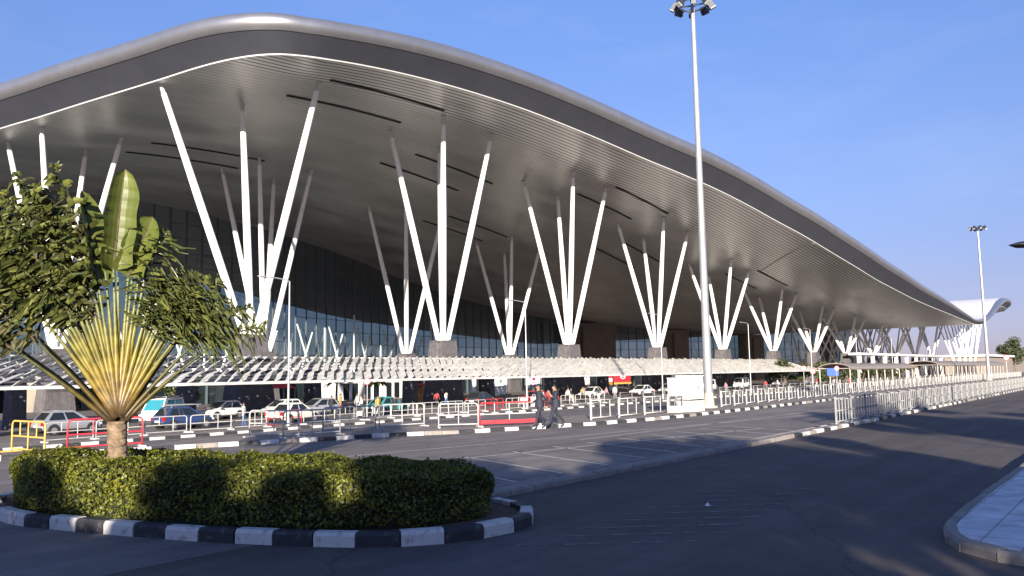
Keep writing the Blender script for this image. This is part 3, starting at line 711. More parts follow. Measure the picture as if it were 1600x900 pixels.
for i in range(20):
    u = 20.5 + 2.72 * i; v = 45.4; red = i in (5, 13, 16)
    lab = ('red' if red else 'white') + ' tube barrier in the far row, ' + spots[i]
    src = br if red else bw
    if src is None:
        o = barrier(2.55, .98, M['red'] if red else M['white_paint'], M['whitesign'], lab, (u, v, gz(v) + .145), R(rng.uniform(-5, 5)), g2, 2)
        if red: br = o
        else: bw = o
    else: dup(src, (u, v + rng.uniform(-.15, .15), gz(v) + .145), R(rng.uniform(-6, 6)), lab)

# ------------------------------------------------------------------ railings
def railing(name, label, pts, H, post_gap, bar_gap, mt, rpost=.05, base=.14, skip=None, mid=.5, bar_r=.34):
    t = thing(name, label, 'railing', (pts[0][0], pts[0][1], 0)); ox, oy = pts[0]
    sm = polyline_samples(pts, post_gap)
    for i, (x, y) in enumerate(sm[:100]):
        if skip and skip(x): continue
        b = MB(); b.box((x - ox, y - oy, gz(y) + base + H / 2 + .02), (rpost * 1.6, rpost * 1.6, H + .04)); b.build('post', mt, t)
    npan = 0
    for (x, y), (x2, y2) in zip(sm, sm[1:]):
        if (skip and (skip(x) or skip(x2))) or npan >= 100: continue
        npan += 1; pn = MB()
        for z in ((.1, mid * H, H - .03) if mid else (.1, H - .03)):
            pn.tube((x - ox, y - oy, gz(y) + base + z), (x2 - ox, y2 - oy, gz(y2) + base + z), rpost * .6, n=6)
        n = int(round(math.dist((x, y), (x2, y2)) / bar_gap))
        for j in range(1, n):
            q = j / n; X, Y = x + (x2 - x) * q - ox, y + (y2 - y) * q - oy
            pn.tube((X, Y, gz(Y + oy) + base + .1), (X, Y, gz(Y + oy) + base + H - .03), rpost * bar_r, n=5, cap=False)
        pn.build('panel', mt, t, smooth=True)
    return t
railing('median_railing', 'long white railing on the narrow kerb at the right, nearest of the railings', [(34.9, 10.6), (92, 11.23), (185, 12.25)], 1.06, 2.2, .44, M['rail_grey'], .045, .115, None, .5, .5)
railing('sidewalk_railing', 'short white post railing between the walking men and the cabinets', [(33.6, 21.5), (40.9, 21.25)], .95, 2.1, .72, M['white_paint'], .045, .14, None, None, .5)
railing('sidewalk_railing', 'white post railing behind the sidewalk, running right from the tall light mast', [(48.6, 21.6), (60, 21.9), (110, 22.6), (200, 23.2)], .95, 2.1, .72, M['white_paint'], .045, .14, None, None, .5)
railing('lane_railing', 'white railing along the far kerb, right of the tube barriers', [(75, 44.4), (130, 44), (220, 43.2)], 1.0, 2.4, 9, M['rail_grey'], .035, .14, None, None)
railing('forecourt_railing', 'low white railing in the middle of the forecourt, before the far shelters', [(62, 31.5), (100, 31), (215, 30)], 1.0, 3.2, 9, M['galv'], .035, .02, None, None)

# ------------------------------------------------------------------ cabinets
t = thing('utility_cabinet', 'large white utility cabinet with double doors on a white plinth', 'cabinet', (42.9, 20.9, .142), R(-6))
b = MB(); b.box((0, 0, .3), (1.36, .95, .6)); b.build('plinth', M['kerb_white'], t)
b = MB(); b.box((0, 0, .635), (1.2, .82, .07)); b.build('gap', M['dark'], t)
b = MB(); b.box((0, 0, 1.3), (1.34, .92, 1.26)); b.box((0, 0, 1.96), (1.42, 1.0, .06)); body = b.build('body', M['cab_white'], t)
for s in (-1, 1):
    b = MB(); b.box((s * .325, -.468, 1.28), (.62, .02, 1.16)); d = b.build('door', M['cab_white'], body)
b = MB(); b.box((.05, -.488, 1.3), (.04, .03, .2)); b.build('handle', M['dark'], body)
b = MB(); b.box((.1, -.485, 1.45), (.12, .01, .12)); b.build('notice', M['cab_grey'], body)
t = thing('utility_cabinet', 'narrow pale cabinet on legs left of the large white cabinet', 'cabinet', (41.75, 21.2, .142), R(-6))
b = MB(); b.box((0, 0, 1.35), (.62, .6, .95)); b.box((0, 0, 1.85), (.68, .66, .05)); b.box((-.05, -.31, 1.35), (.46, .02, .8)); b.build('body', M['cab_white'], t)
for sx in (-1, 1):
    for sy in (-1, 1):
        b = MB(); b.box((sx * .26, sy * .25, .6), (.05, .05, .6)); b.build('leg', M['galv'], t)
b = MB(); b.box((0, 0, .17), (.8, .72, .34)); b.build('plinth', M['kerb_white'], t)

# ------------------------------------------------------------------ cars
def car(kind, paint, label, loc, rz, group='vehicles on the terminal road', glass=None, rack=False, stripe=None):
    K = {'hatch': (3.75, 1.62, 1.48), 'sedan': (4.3, 1.68, 1.46), 'van': (4.2, 1.7, 1.95), 'jeep': (4.2, 1.75, 1.85)}[kind]
    L, W, H = K; t = thing('parked_car', label, 'van' if kind == 'van' else 'car', loc, rz, group)
    if isinstance(paint, tuple): paint = mat('car_paint', paint, .32, .15, coat=.6, var=.03)
    gl = glass or M['cglass']
    zb, belt = .24, {'hatch': .86, 'sedan': .86, 'van': 1.02, 'jeep': 1.0}[kind]
    # lower body lofted from stations: x, half width, top z
    hood = {'hatch': .80, 'sedan': .80, 'van': .98, 'jeep': .98}[kind]
    st = [(-L / 2, .80, belt - .22), (-L / 2 + .06, .93, belt - .03), (-L / 2 + .5, 1, belt), (-.6, 1, belt), (.35, 1, belt), (L / 2 - 1.05, 1, belt - .02), (L / 2 - .45, .97, hood), (L / 2 - .12, .90, hood - .12), (L / 2, .76, hood - .28)]
    b = MB(); ring = 10
    for x, wf, zt in st:
        hw = W / 2 * wf; zz = zb + (.10 if abs(x) > L / 2 - .1 else 0)
        prof = [(-hw * .88, zz), (-hw, zz + .16), (-hw, zt - .16), (-hw * .94, zt - .04), (-hw * .8, zt), (hw * .8, zt), (hw * .94, zt - .04), (hw, zt - .16), (hw, zz + .16), (hw * .88, zz)]
        b.v += [(x, y, z) for y, z in prof]
    for i in range(len(st) - 1):
        for j in range(ring): b.f.append((i * ring + j, i * ring + (j + 1) % ring, (i + 1) * ring + (j + 1) % ring, (i + 1) * ring + j)); b.m.append(0)
    b.f += [tuple(range(ring)), tuple((len(st) - 1) * ring + j for j in range(ring))]; b.m += [0, 0]
    # cabin: bottom and top rectangles
    xb0, xt0, xt1, xb1 = {'hatch': (-L / 2 + .10, -L / 2 + .62, .12, 1.12), 'sedan': (-L / 2 + .55, -L / 2 + 1.3, .22, 1.2), 'van': (-L / 2 + .06, -L / 2 + .25, .95, 1.62), 'jeep': (-L / 2 + .06, -L / 2 + .2, .45, .95)}[kind]
    zc = belt - .03; zr = H; wb, wt = W / 2 * .93, W / 2 * .76
    cab = [(xb0, -wb, zc), (xb1, -wb, zc), (xb1, wb, zc), (xb0, wb, zc), (xt0, -wt, zr - .06), (xt1, -wt, zr - .06), (xt1, wt, zr - .06), (xt0, wt, zr - .06),
           (xt0 + .12, -wt * .88, zr), (xt1 - .15, -wt * .88, zr), (xt1 - .15, wt * .88, zr), (xt0 + .12, wt * .88, zr)]
    b.add(cab, [(0, 1, 5, 4), (1, 2, 6, 5), (2, 3, 7, 6), (3, 0, 4, 7), (4, 5, 9, 8), (5, 6, 10, 9), (6, 7, 11, 10), (7, 4, 8, 11), (8, 9, 10, 11)])
    body = autosmooth(b.build('body', paint, t), 35)
    def quad_glass(name, idx, a0, a1, b0, b1, nrm):
        P = [Vector(cab[i]) for i in idx]; g = MB()
        def at(a, bb): return P[0].lerp(P[1], a).lerp(P[3].lerp(P[2], a), bb) + Vector(nrm) * .014
        q = [at(a0, b0), at(a1, b0), at(a1, b1), at(a0, b1)]; q2 = [p - Vector(nrm) * .03 for p in q]
        g.add(q + q2, [(0, 1, 2, 3), (0, 1, 5, 4), (1, 2, 6, 5), (2, 3, 7, 6), (3, 0, 4, 7)]); return g.build(name, gl, body)
    quad_glass('windscreen', (1, 2, 6, 5), .06, .94, .12, .93, (.7, 0, .7)); quad_glass('rear_window', (3, 0, 4, 7), .1, .9, .2, .9, (-.9, 0, .4))
    for s, idx in ((-1, (0, 1, 5, 4)), (1, (3, 2, 6, 7))):
        quad_glass('side_window', idx, .08, .46, .14, .9, (0, s, .2)); quad_glass('side_window', idx, .51, .88, .14, .9, (0, s, .2))
    for sx in (-1, 1):
        for sy in (-1, 1):
            x = sx * L * .315; b = MB(); b.disc((x, sy * (W / 2 - .08), .30), (0, 1, 0), .30, .19, 18); wh = b.build('wheel', M['tyre'], t)
            b = MB(); b.disc((x, sy * (W / 2 + .005), .30), (0, 1, 0), .19, .03, 14); b.build('rim', M['rim'], wh)
            b = MB(); b.disc((x, sy * (W / 2 - .03), .33), (0, 1, 0), .37, .075, 18); b.build('wheel_arch', M['plastic'], body)
    for sy in (-1, 1):
        b = MB(); b.box((L / 2 - .13, sy * W * .35, hood - .2), (.2, .3, .15), sy * -.25); b.build('headlight', M['head'], t)
        b = MB(); b.box((-L / 2 + .06, sy * W * .41, belt - .14), (.14, .2, .24)); b.build('tail_light', M['tail'], t)
        b = MB(); b.box((.75, sy * (W / 2 + .06), belt + .02), (.12, .16, .12)); b.build('mirror', M['plastic'], body)
    b = MB(); b.box((L / 2 - .04, 0, .36), (.14, W * .84, .2)); b.build('bumper', M['plastic'], t)
    b = MB(); b.box((-L / 2 + .03, 0, .38), (.12, W * .84, .2)); b.build('bumper', M['plastic'], t)
    b = MB(); b.box((0, W / 2 - .005, .30), (L * .5, .03, .12)); b.box((0, -W / 2 + .005, .30), (L * .5, .03, .12)); b.build('sill', M['plastic'], body)
    b = MB(); b.box((-L / 2 - .005, 0, belt - .3), (.02, .5, .11)); b.build('number_plate', M['whitesign'], t)
    if rack:
        b = MB()
        for x in (-1.2, -.5, .2, .8): b.tube((x, -wt, H + .1), (x, wt, H + .1), .03)
        for s in (-1, 1): b.tube((-1.3, s * wt, H + .1), (.9, s * wt, H + .1), .03)
        for x in (-1.2, .7):
            for s in (-1, 1): b.tube((x, s * wt * .9, H - .04), (x, s * wt * .9, H + .1), .025)
        b.build('roof_rack', M['galv'], body)
    if stripe:
        b = MB()
        for s in (-1, 1): b.box((-.1, s * (W / 2 + .002), .62), (L * .72, .012, .16))
        b.build('side_stripe', stripe, body)
    return t
LZ = -.85
pw_ = mat('car_white', (.72, .72, .70), .3, 0, coat=.6, var=.03); ps_ = mat('car_silver', (.42, .43, .45), .3, .5, coat=.6, var=.03)
car('hatch', ps_, 'silver hatchback seen from its side at the far left behind the yellow barrier', (24.2, 54.0, LZ), R(4))
car('hatch', mat('car_blue', (.03, .055, .15), .3, .2, coat=.6), 'dark blue hatchback with a roof rack in front of the second slim canopy column', (30.6, 51.6, LZ), R(2), rack=True)
car('van', pw_, 'white van with pale blue windscreen and roof rack right of the palm', (32.3, 57.2, LZ), R(215), glass=M['bglass'], rack=True)
car('hatch', pw_, 'small white hatchback half hidden by the second slim canopy column', (39.2, 60.5, LZ), R(190))
car('sedan', mat('car_cream', (.70, .68, .58), .3, 0, coat=.6), 'white taxi sedan in front of the third slim column, tail toward us', (38.3, 50.0, LZ), R(12), stripe=None)
car('hatch', pw_, 'small white hatchback behind the white taxi, under a red awning', (43.4, 58.2, LZ), R(185))
car('sedan', mat('car_green', (.06, .27, .25), .35, .1, coat=.5), 'teal green taxi with dark side windows in front of the white shop', (51.2, 53.8, LZ), R(3))
car('hatch', mat('car_dark', (.03, .032, .04), .3, .2, coat=.6), 'black hatchback behind the red and white barrier', (66.6, 56, LZ), R(8))
car('sedan', mat('car_red', (.42, .03, .035), .3, .1, coat=.6), 'red sedan left of the walking men, behind the red and white barrier', (71.6, 52.4, LZ), R(0))
car('sedan', pw_, 'white sedan just right of the walking men', (91, 58, LZ), R(182), group='white cars lined up beyond the railing')
car('sedan', pw_, 'white sedan straight below the red billboard', (101.5, 56.6, LZ), R(178), group='white cars lined up beyond the railing')
car('hatch', ps_, 'silver hatchback right of the red billboard, next to the cabinet', (111, 57.5, LZ), R(182), group='white cars lined up beyond the railing')
car('jeep', pw_, 'tall white jeep just right of the light mast foot', (124.5, 57, LZ), R(200), group='white cars lined up beyond the railing')
car('van', pw_, 'white van between the light mast and the right end of the canopy', (139, 58, LZ), R(184), group='white cars lined up beyond the railing')
car('hatch', ps_, 'far silver hatchback at the right end of the slatted canopy', (160, 59, LZ), R(178), group='white cars lined up beyond the railing')
car('hatch', ps_, 'grey hatchback behind the luggage crowd, left of the green taxi', (46.2, 57, LZ), R(175))
car('hatch', pw_, 'white hatchback left of the silver one, cut by the left picture edge', (17.9, 55.5, LZ), R(5))

# ------------------------------------------------------------------ people
def skin_body(name, joints, edges, mats, parent, sub=2):
    me = bpy.data.meshes.new(name); me.from_pydata([j[0] for j in joints], edges, [])
    o = bpy.data.objects.new(name, me); COL.objects.link(o)
    md = o.modifiers.new('skin', 'SKIN'); md.use_smooth_shade = True
    for i, j in enumerate(joints):
        rx = j[1]; me.skin_vertices[0].data[i].radius = rx if isinstance(rx, tuple) else (rx, rx)
    me.skin_vertices[0].data[0].use_root = True
    s = o.modifiers.new('sub', 'SUBSURF'); s.levels = sub; s.render_levels = sub
    dg = bpy.context.evaluated_depsgraph_get(); nm = bpy.data.meshes.new_from_object(o.evaluated_get(dg)); nm.name = name
    bpy.data.objects.remove(o); 
    o = bpy.data.objects.new(name, nm); COL.objects.link(o); o.parent = parent
    nm.materials.clear()
    for m in mats: nm.materials.append(m)
    J = np.array([j[0] for j in joints]); lab = [j[2] for j in joints]; pen = np.array([1.9 if (m_ == 2 and j_[0][2] < 1.2) else 1.0 for j_, m_ in zip(joints, lab)])
    for p in nm.polygons:
        d = np.linalg.norm(J - np.array(p.center), axis=1) * pen; p.material_index = lab[int(d.argmin())]; p.use_smooth = True
    return o
MSK = mat('skin', (.30, .17, .11), .55); MHA = mat('hair_black', (.012, .011, .011), .5); MSH = mat('shoe', (.015, .014, .014), .4); MNAVY = mat('suit_navy', (.016, .018, .034), .75, var=.2, vscale=8)
def person(label, loc, rz, top, leg, stride=.3, arm='walk', lean=.0, h=1.74, group=None, fine=False, skin=None, bag=None, shirt=None):
    """facing +x; 0 top 1 legs 2 skin 3 shoe"""
    t = thing('person', label, 'person', loc, rz, group); sk = skin or MSK
    k = h / 1.74; z = lambda v: v * k; j = []; e = []
    def J(x, y, zz, r, m): j.append(((x * k, y * k, zz * k), (r[0] * k, r[1] * k) if isinstance(r, tuple) else r * k, m)); return len(j) - 1
    pel = J(0, 0, .93, (.145, .12), 1); wa = J(.01, 0, 1.08, (.14, .115), 0); ch = J(.02 + lean * .2, 0, 1.28, (.165, .13), 0); sh = J(.02 + lean * .3, 0, 1.43, (.13, .09), 0); nk = J(.03 + lean * .4, 0, 1.52, .052, 2); hd = J(.05 + lean * .5, 0, 1.60, (.075, .085), 2); tp = J(.04 + lean * .5, 0, 1.68, (.075, .085), 2)
    e += [(pel, wa), (wa, ch), (ch, sh), (sh, nk), (nk, hd), (hd, tp)]
    for s in (-1, 1):
        f2 = stride * s
        hip = J(.0, s * .095, .87, .10, 1); kn = J(.10 * abs(stride) * 2 + f2 * .45, s * .10, .49, .066, 1); kk = -.1 if f2 < 0 else 0
        an = J(f2 + kk * abs(stride) * 2.0, s * .10, .10 + (.09 if f2 < 0 else 0) * abs(stride) * 2, .048, 1)
        toe = J(f2 + .17 + kk * abs(stride) * 2.0, s * .11, .035 + (.02 if f2 < 0 else 0), .04, 3); e += [(pel, hip), (hip, kn), (kn, an), (an, toe)]
        so_ = J(.02 + lean * .3, s * .185, 1.405, .07, 0); e.append((sh, so_))
        sw = -stride * s
        if arm == 'phone' and s == 1: el = J(.14, s * .23, 1.14, .05, 0); wr = J(.29, s * .12, 1.33, .036, 2); ha = J(.30, s * .07, 1.41, (.032, .042), 2)
        elif arm == 'carry' and s == -1: el = J(-.08, s * .25, 1.13, .05, 0); wr = J(.14, s * .22, 1.02, .036, 0); ha = J(.22, s * .20, 1.0, (.03, .042), 2)
        else: el = J(sw * .35 - .03, s * .24, 1.12, .05, 0); wr = J(sw * .75 + .05, s * .25, .90, .036, 0); ha = J(sw * .85 + .08, s * .245, .81, (.024, .042), 2)
        e += [(so_, el), (el, wr), (wr, ha)]
        if fine:
            d = (Vector(j[ha][0]) - Vector(j[wr][0])).normalized(); sd = Vector((1, 0, 0)) - d * d.x; sd.normalize(); cr_ = d.cross(sd)
            for q in range(4):
                o_ = Vector(j[ha][0]) + sd * (q - 1.5) * .021 * k; ln = (.075, .085, .08, .062)[q] * k
                p1 = o_ + d * ln * .55; p2 = o_ + d * ln + cr_ * .02 * s * k
                a = len(j); j.append((tuple(p1), .0095 * k, 2)); j.append((tuple(p2), .008 * k, 2)); e += [(ha, a), (a, a + 1)]
            p1 = Vector(j[wr][0]).lerp(Vector(j[ha][0]), .6) + sd * .045 * k; p2 = p1 + d * .045 * k; a = len(j); j.append((tuple(p1), .012 * k, 2)); j.append((tuple(p2), .0095 * k, 2)); e += [(ha, a), (a, a + 1)]
    if fine: nose = J(.135 + lean * .5, 0, 1.605, .014, 2); e.append((hd, nose)); jaw = J(.095 + lean * .5, 0, 1.545, .035, 2); e.append((hd, jaw))
    body = skin_body('body', j, e, [top, leg, sk, MSH], t, 2 if fine else 1)
    # hair cap
    hx = (.035 + lean * .5) * k; b = MB(); rings = 6
    for i in range(rings + 1):
        ph = PI / 2 * i / rings
        for q in range(12):
            a = 2 * PI * q / 12; rr_ = .104 * math.cos(ph) * k; fr = -.02 * k if math.cos(a) > .3 else 0
            b.v.append((hx - .012 * k + (rr_ * 1.08) * math.cos(a) + fr * math.cos(ph), rr_ * .92 * math.sin(a), (1.655 + .118 * math.sin(ph) - (.055 if math.cos(a) < -.2 else 0) * math.cos(ph)) * k))
    for i in range(rings):
        for q in range(12): b.f.append((i * 12 + q, i * 12 + (q + 1) % 12, (i + 1) * 12 + (q + 1) % 12, (i + 1) * 12 + q)); b.m.append(0)
    b.build('hair', MHA, t, smooth=True)
    if fine:
        for s in (-1, 1):
            b = MB(); b.disc(((.122 + lean * .5) * k, s * .032 * k, 1.625 * k), (1, s * .3, 0), .012 * k, .012 * k, 8); b.build('eye', MHA, t)
            b = MB(); b.disc(((.035 + lean * .5) * k, s * .088 * k, 1.605 * k), (0, 1, 0), .028 * k, .02 * k, 10); b.build('ear', sk, t)
        b = MB(); b.box(((.118 + lean * .5) * k, 0, 1.562 * k), (.012, .042, .008)); b.build('mouth', mat('lips', (.2, .08, .07), .5), t)
        # jacket skirt and collar
        b = MB(); n = 16
        for (zz, rx, ry) in ((1.12, .165, .15), (.98, .185, .165), (.80, .20, .175)):
            for q in range(n):
                a = 2 * PI * q / n; b.v.append((rx * math.cos(a) * k, ry * 1.12 * math.sin(a) * k, zz * k))
        for i in range(2):
            for q in range(n): b.f.append((i * n + q, i * n + (q + 1) % n, (i + 1) * n + (q + 1) % n, (i + 1) * n + q)); b.m.append(0)
        b.build('jacket_skirt', top, t, smooth=True)
        b = MB(); b.path([(.085 * k, -.05 * k, 1.40 * k), (.03 * k, -.07 * k, 1.475 * k), (-.04 * k, 0, 1.49 * k), (.03 * k, .07 * k, 1.475 * k), (.085 * k, .05 * k, 1.40 * k)], .018, 6); b.build('collar', M['whitesign'] if shirt else top, t)
    return t
walk = math.atan2(.45, -.9)
m1 = person('man in dark navy suit walking, left of the pair, a pale bag under his arm', (28.45, 20.75, .142), walk + .1, MNAVY, MNAVY, .26, 'carry', .03, 1.78, 'two men in dark suits on the sidewalk', True, shirt=True)
m2 = person('man in dark suit walking, right of the pair, one hand raised to his face', (29.35, 20.55, .142), walk - .15, MNAVY, MNAVY, .34, 'phone', .04, 1.74, 'two men in dark suits on the sidewalk', True, shirt=True)
bg = MB(); bg.box((0, 0, 0), (.34, .09, .4), 0, 0, (.92, .9)); bg.path([(-.08, 0, .2), (-.05, 0, .3), (.05, 0, .3), (.08, 0, .2)], .012, 6)
o = bg.build('shoulder_bag', mat('bag_grey', (.42, .43, .46), .7, var=.1)); o.location = (28.45 + .1, 20.75 + .34, .142 + 1.05); o.rotation_euler = (.1, 0, walk + .1)
tag(o, 'pale grey bag carried under the arm of the left suited man', 'bag')
CL = [mat('cloth_' + n, c, .8) for n, c in (('white', (.62, .61, .58)), ('red', (.40, .05, .05)), ('black', (.02, .02, .022)), ('blue', (.05, .10, .24)), ('ochre', (.40, .26, .07)), ('pink', (.50, .22, .25)), ('grey', (.22, .22, .23)))]
CN = ['white', 'red', 'black', 'blue', 'ochre', 'pink', 'grey']
crowd = [(46.5, 51.9, 0, 2, 'beside the crouched luggage left of the green taxi'), (48.2, 56.5, 4, 6, 'at the left end of the green taxi'), (44.7, 53.5, 2, 2, 'right of the white taxi bonnet'), (62.5, 58.5, 1, 2, 'by the orange stall'), (63.6, 58.2, 0, 3, 'right of the orange stall'),
         (67.3, 49.5, 2, 6, 'against the dark column left of the white banner'), (68.9, 49.9, 0, 2, 'left of the white banner'), (75.0, 50.5, 2, 0, 'standing under the white banner'), (78.4, 51.2, 4, 2, 'right of the white banner'), (80.5, 50.4, 0, 3, 'in front of the pink banner'),
         (108, 50.5, 0, 2, 'right of the red billboard'), (111.5, 50.9, 2, 3, 'below the red flag poster'), (114.0, 49.9, 5, 6, 'left of the cabinet pair'), (127, 49, 1, 2, 'right of the light mast'), (133.5, 49.5, 0, 2, 'farther right of the light mast'), (141, 47.5, 6, 2, 'below the canopy right end'),
         (148, 48, 1, 0, 'under the canopy tip'), (33.2, 48.6, 0, 3, 'beside the blue car near the rear barrier'), (117, 35.5, 0, 3, 'under the shelter with the blue sign'), (122, 35, 1, 2, 'deeper under the shelter with the blue sign'), (150, 33.5, 5, 2, 'under the farthest shelter'), (156, 33.8, 0, 3, 'at the right under the farthest shelter')]
crowd += [(45.2, 50.2, 2, 6, 'beside the left luggage trolley'), (46.9, 50.4, 4, 2, 'between the two left luggage trolleys'), (48.6, 50.2, 2, 2, 'right of the white boxes trolley'), (49.8, 56.2, 0, 6, 'behind the green taxi'), (70.3, 50.2, 1, 2, 'in front of the narrow white banner strip'), (72.4, 50.6, 2, 3, 'left below the tall white banner'),
          (73.4, 49.8, 0, 2, 'just left of the tall white banner'), (76.8, 50.0, 6, 2, 'by the red and ochre cases'), (79.3, 49.7, 2, 0, 'left below the pink banner'), (82.4, 50.6, 5, 2, 'right below the pink banner'), (85, 51, 0, 6, 'behind the left suited man'), (103.5, 49.8, 3, 2, 'left below the red billboard'), (118, 49.6, 0, 2, 'behind the narrow pale cabinet')]
for i, (u, v, a, c, where) in enumerate(crowd):
    person('person in %s top and %s trousers %s' % (CN[a], CN[c], where), (u, v, gz(v) + (.14 if 43.8 < v < 47 else 0)), rng.uniform(0, 6.28), CL[a], CL[c], rng.uniform(.05, .25), h=rng.uniform(1.58, 1.8), group='people waiting on the terminal road')

# ------------------------------------------------------------------ stalls, boards, signs under the canopy
t = thing('shop', 'white shop front with dark doors and a teal fascia under the canopy', 'shop', (84, 90, LZ))
b = MB(); b.box((0, 2, 1.7), (15.5, 4, 3.4)); b.build('wall', M['cab_white'], t)
b = MB(); b.box((0, -.25, 3.3), (16.2, .7, .9)); b.build('fascia', M['teal'], t)
for x in (-6.2, -4.6, -2.2, -.6, 1.9, 3.5, 6.0):
    b = MB(); b.box((x, -.03, 1.2), (1.15, .08, 2.3)); d = b.build('door', M['cglass'], t)
    b = MB(); b.box((x - .62, -.05, 1.22), (.09, .12, 2.44)); b.box((x + .62, -.05, 1.22), (.09, .12, 2.44)); b.build('frame', M['whitesign'], d)
t = thing('stall', 'small orange stall with a dark red awning beside the dark column', 'stall', (74, 71.5, LZ), .2)
b = MB(); b.box((0, 0, .55), (1.9, 1.0, 1.1)); b.build('counter', M['orange'], t)
b = MB(); b.box((0, .3, 1.5), (1.8, .3, .8)); b.build('shelf_wall', M['orange'], t)
b = MB(); b.box((0, -.2, 2.2), (2.2, 1.5, .18), 0, 0, (.9, .7)); b.build('awning', M['redsign'], t)
for s in (-1, 1):
    b = MB(); b.tube((s * .95, -.6, 0), (s * .95, -.6, 2.15), .035); b.build('post', M['galv'], t)
t = thing('billboard', 'bright red billboard with a white round emblem under the canopy', 'billboard', (131, 77, LZ))
b = MB(); b.box((0, 0, 2.5), (5.6, .2, 2.1)); bd = b.build('board', M['redsign'], t)
b = MB(); b.box((0, -.12, 1.3), (5.6, .22, .3)); b.build('lower_band', M['yellow'], bd)
b = MB(); b.path([(math.cos(a * PI / 10) * .75, -.13, 2.5 + math.sin(a * PI / 10) * .42) for a in range(21)], .09, 6, cap=False); b.box((0, -.115, 2.5), (.5, .03, .22)); b.build('emblem', M['whitesign'], bd)
for s in (-1, 1):
    b = MB(); b.box((s * 2.4, .12, 1.0), (.18, .18, 2.2)); b.build('post', M['galv'], t)
t = thing('menu_tower', 'narrow striped advertising tower left of the red billboard', 'sign', (126.6, 77, LZ))
for i, m in enumerate(('whitesign', 'orange', 'whitesign', 'redsign', 'yellow')):
    b = MB(); b.box((0, 0, .5 + i * .72), (1.2, .5, .64)); b.build('panel', M[m], t)
b = MB(); b.box((0, .1, 1.8), (.2, .2, 3.6)); b.build('post', M['galv'], t)
def banner(x, y, w_, h_, m, label, mark=None):
    t = thing('banner', label, 'banner', (x, y, LZ), R(-8), 'banners hung under the canopy')
    b = MB(); b.add([(-w_ / 2, 0, 3.6), (w_ / 2, 0, 3.6), (w_ * .4, 0, 3.6 - h_), (-w_ * .4, 0, 3.6 - h_), (-w_ / 2, .06, 3.6), (w_ / 2, .06, 3.6), (w_ * .4, .06, 3.6 - h_), (-w_ * .4, .06, 3.6 - h_)], [(0, 1, 2, 3), (4, 5, 6, 7), (0, 1, 5, 4), (1, 2, 6, 5), (2, 3, 7, 6), (3, 0, 4, 7)])
    cl = b.build('cloth', m, t)
    if mark:
        b = MB(); b.disc((0, -.02, 3.6 - h_ * .42), (0, 1, 0), w_ * .11, .02, 12); b.box((0, -.02, 3.6 - h_ * .68), (w_ * .3, .02, .07)); b.build('emblem', mark, cl)
    b = MB(); b.tube((-w_ * .55, .1, 0), (-w_ * .55, .1, 3.7), .05); b.tube((w_ * .55, .1, 0), (w_ * .55, .1, 3.7), .05); b.tube((-w_ * .55, .1, 3.68), (w_ * .55, .1, 3.68), .04); b.build('frame', M['galv'], t)
banner(93.5, 75, 2.5, 3.2, M['banner_w'], 'tall white banner with a small green round emblem', M['banner_g'])
banner(87.6, 75, .9, 3.0, M['banner_w'], 'narrow white banner strip left of the tall white one')
banner(101.5, 75, 3.1, 2.5, M['banner_p'], 'wide pink banner with dark printing left of the men', M['redsign'])
banner(108.4, 76, 1.6, 2.4, M['banner_p'], 'pink banner behind the right walking man', M['redsign'])
banner(117.6, 76, 1.7, 2.5, M['banner_p'], 'pale pink banner right of the walking men', M['bluesign'])
t = thing('awning_stall', 'red peaked awning stall behind the white taxi', 'stall', (53.2, 72, LZ))
b = MB(); b.add([(-1.5, -1, 2.2), (1.5, -1, 2.2), (1.5, 1, 2.2), (-1.5, 1, 2.2), (0, 0, 3.1)], [(0, 1, 4), (1, 2, 4), (2, 3, 4), (3, 0, 4), (0, 1, 2, 3)]); b.build('awning', M['redsign'], t)
for sx in (-1, 1):
    for sy in (-1, 1):
        b = MB(); b.tube((sx * 1.4, sy * .9, 0), (sx * 1.4, sy * .9, 2.2), .04); b.build('post', M['galv'], t)
b = MB(); b.box((0, 0, .5), (2.2, 1.0, 1.0)); b.build('counter', M['orange'], t)
def luggage(u, v, cols, label):
    t = thing('luggage_trolley', label, 'trolley', (u, v, gz(v)), rng.uniform(0, 3), 'luggage trolleys by the kerb')
    b = MB(); b.box((0, 0, .2), (.9, .55, .04)); b.path([(-.45, -.25, .2), (-.5, -.25, .95), (-.5, .25, .95), (-.45, .25, .2)], .02, 6)
    for x in (-.35, .35):
        for y in (-.22, .22): b.disc((x, y, .09), (0, 1, 0), .09, .04, 10)
    b.build('trolley_frame', M['galv'], t)
    for i, c in enumerate(cols):
        b = MB(); b.box((.02 * i, 0, .36 + .3 * i), (.72 - .08 * i, .46, .28)); b.build('suitcase', CL[c], t)
luggage(45.6, 51.0, (0, 2), 'luggage trolley with white and black cases right of the white taxi')
luggage(47.6, 51.2, (0, 0), 'luggage trolley stacked with white boxes left of the green taxi')
luggage(67.9, 51.5, (5, 0), 'luggage trolley with pink and white cases near the dark column')
luggage(76.5, 51.6, (1, 4), 'luggage trolley with red and ochre cases under the white banner')

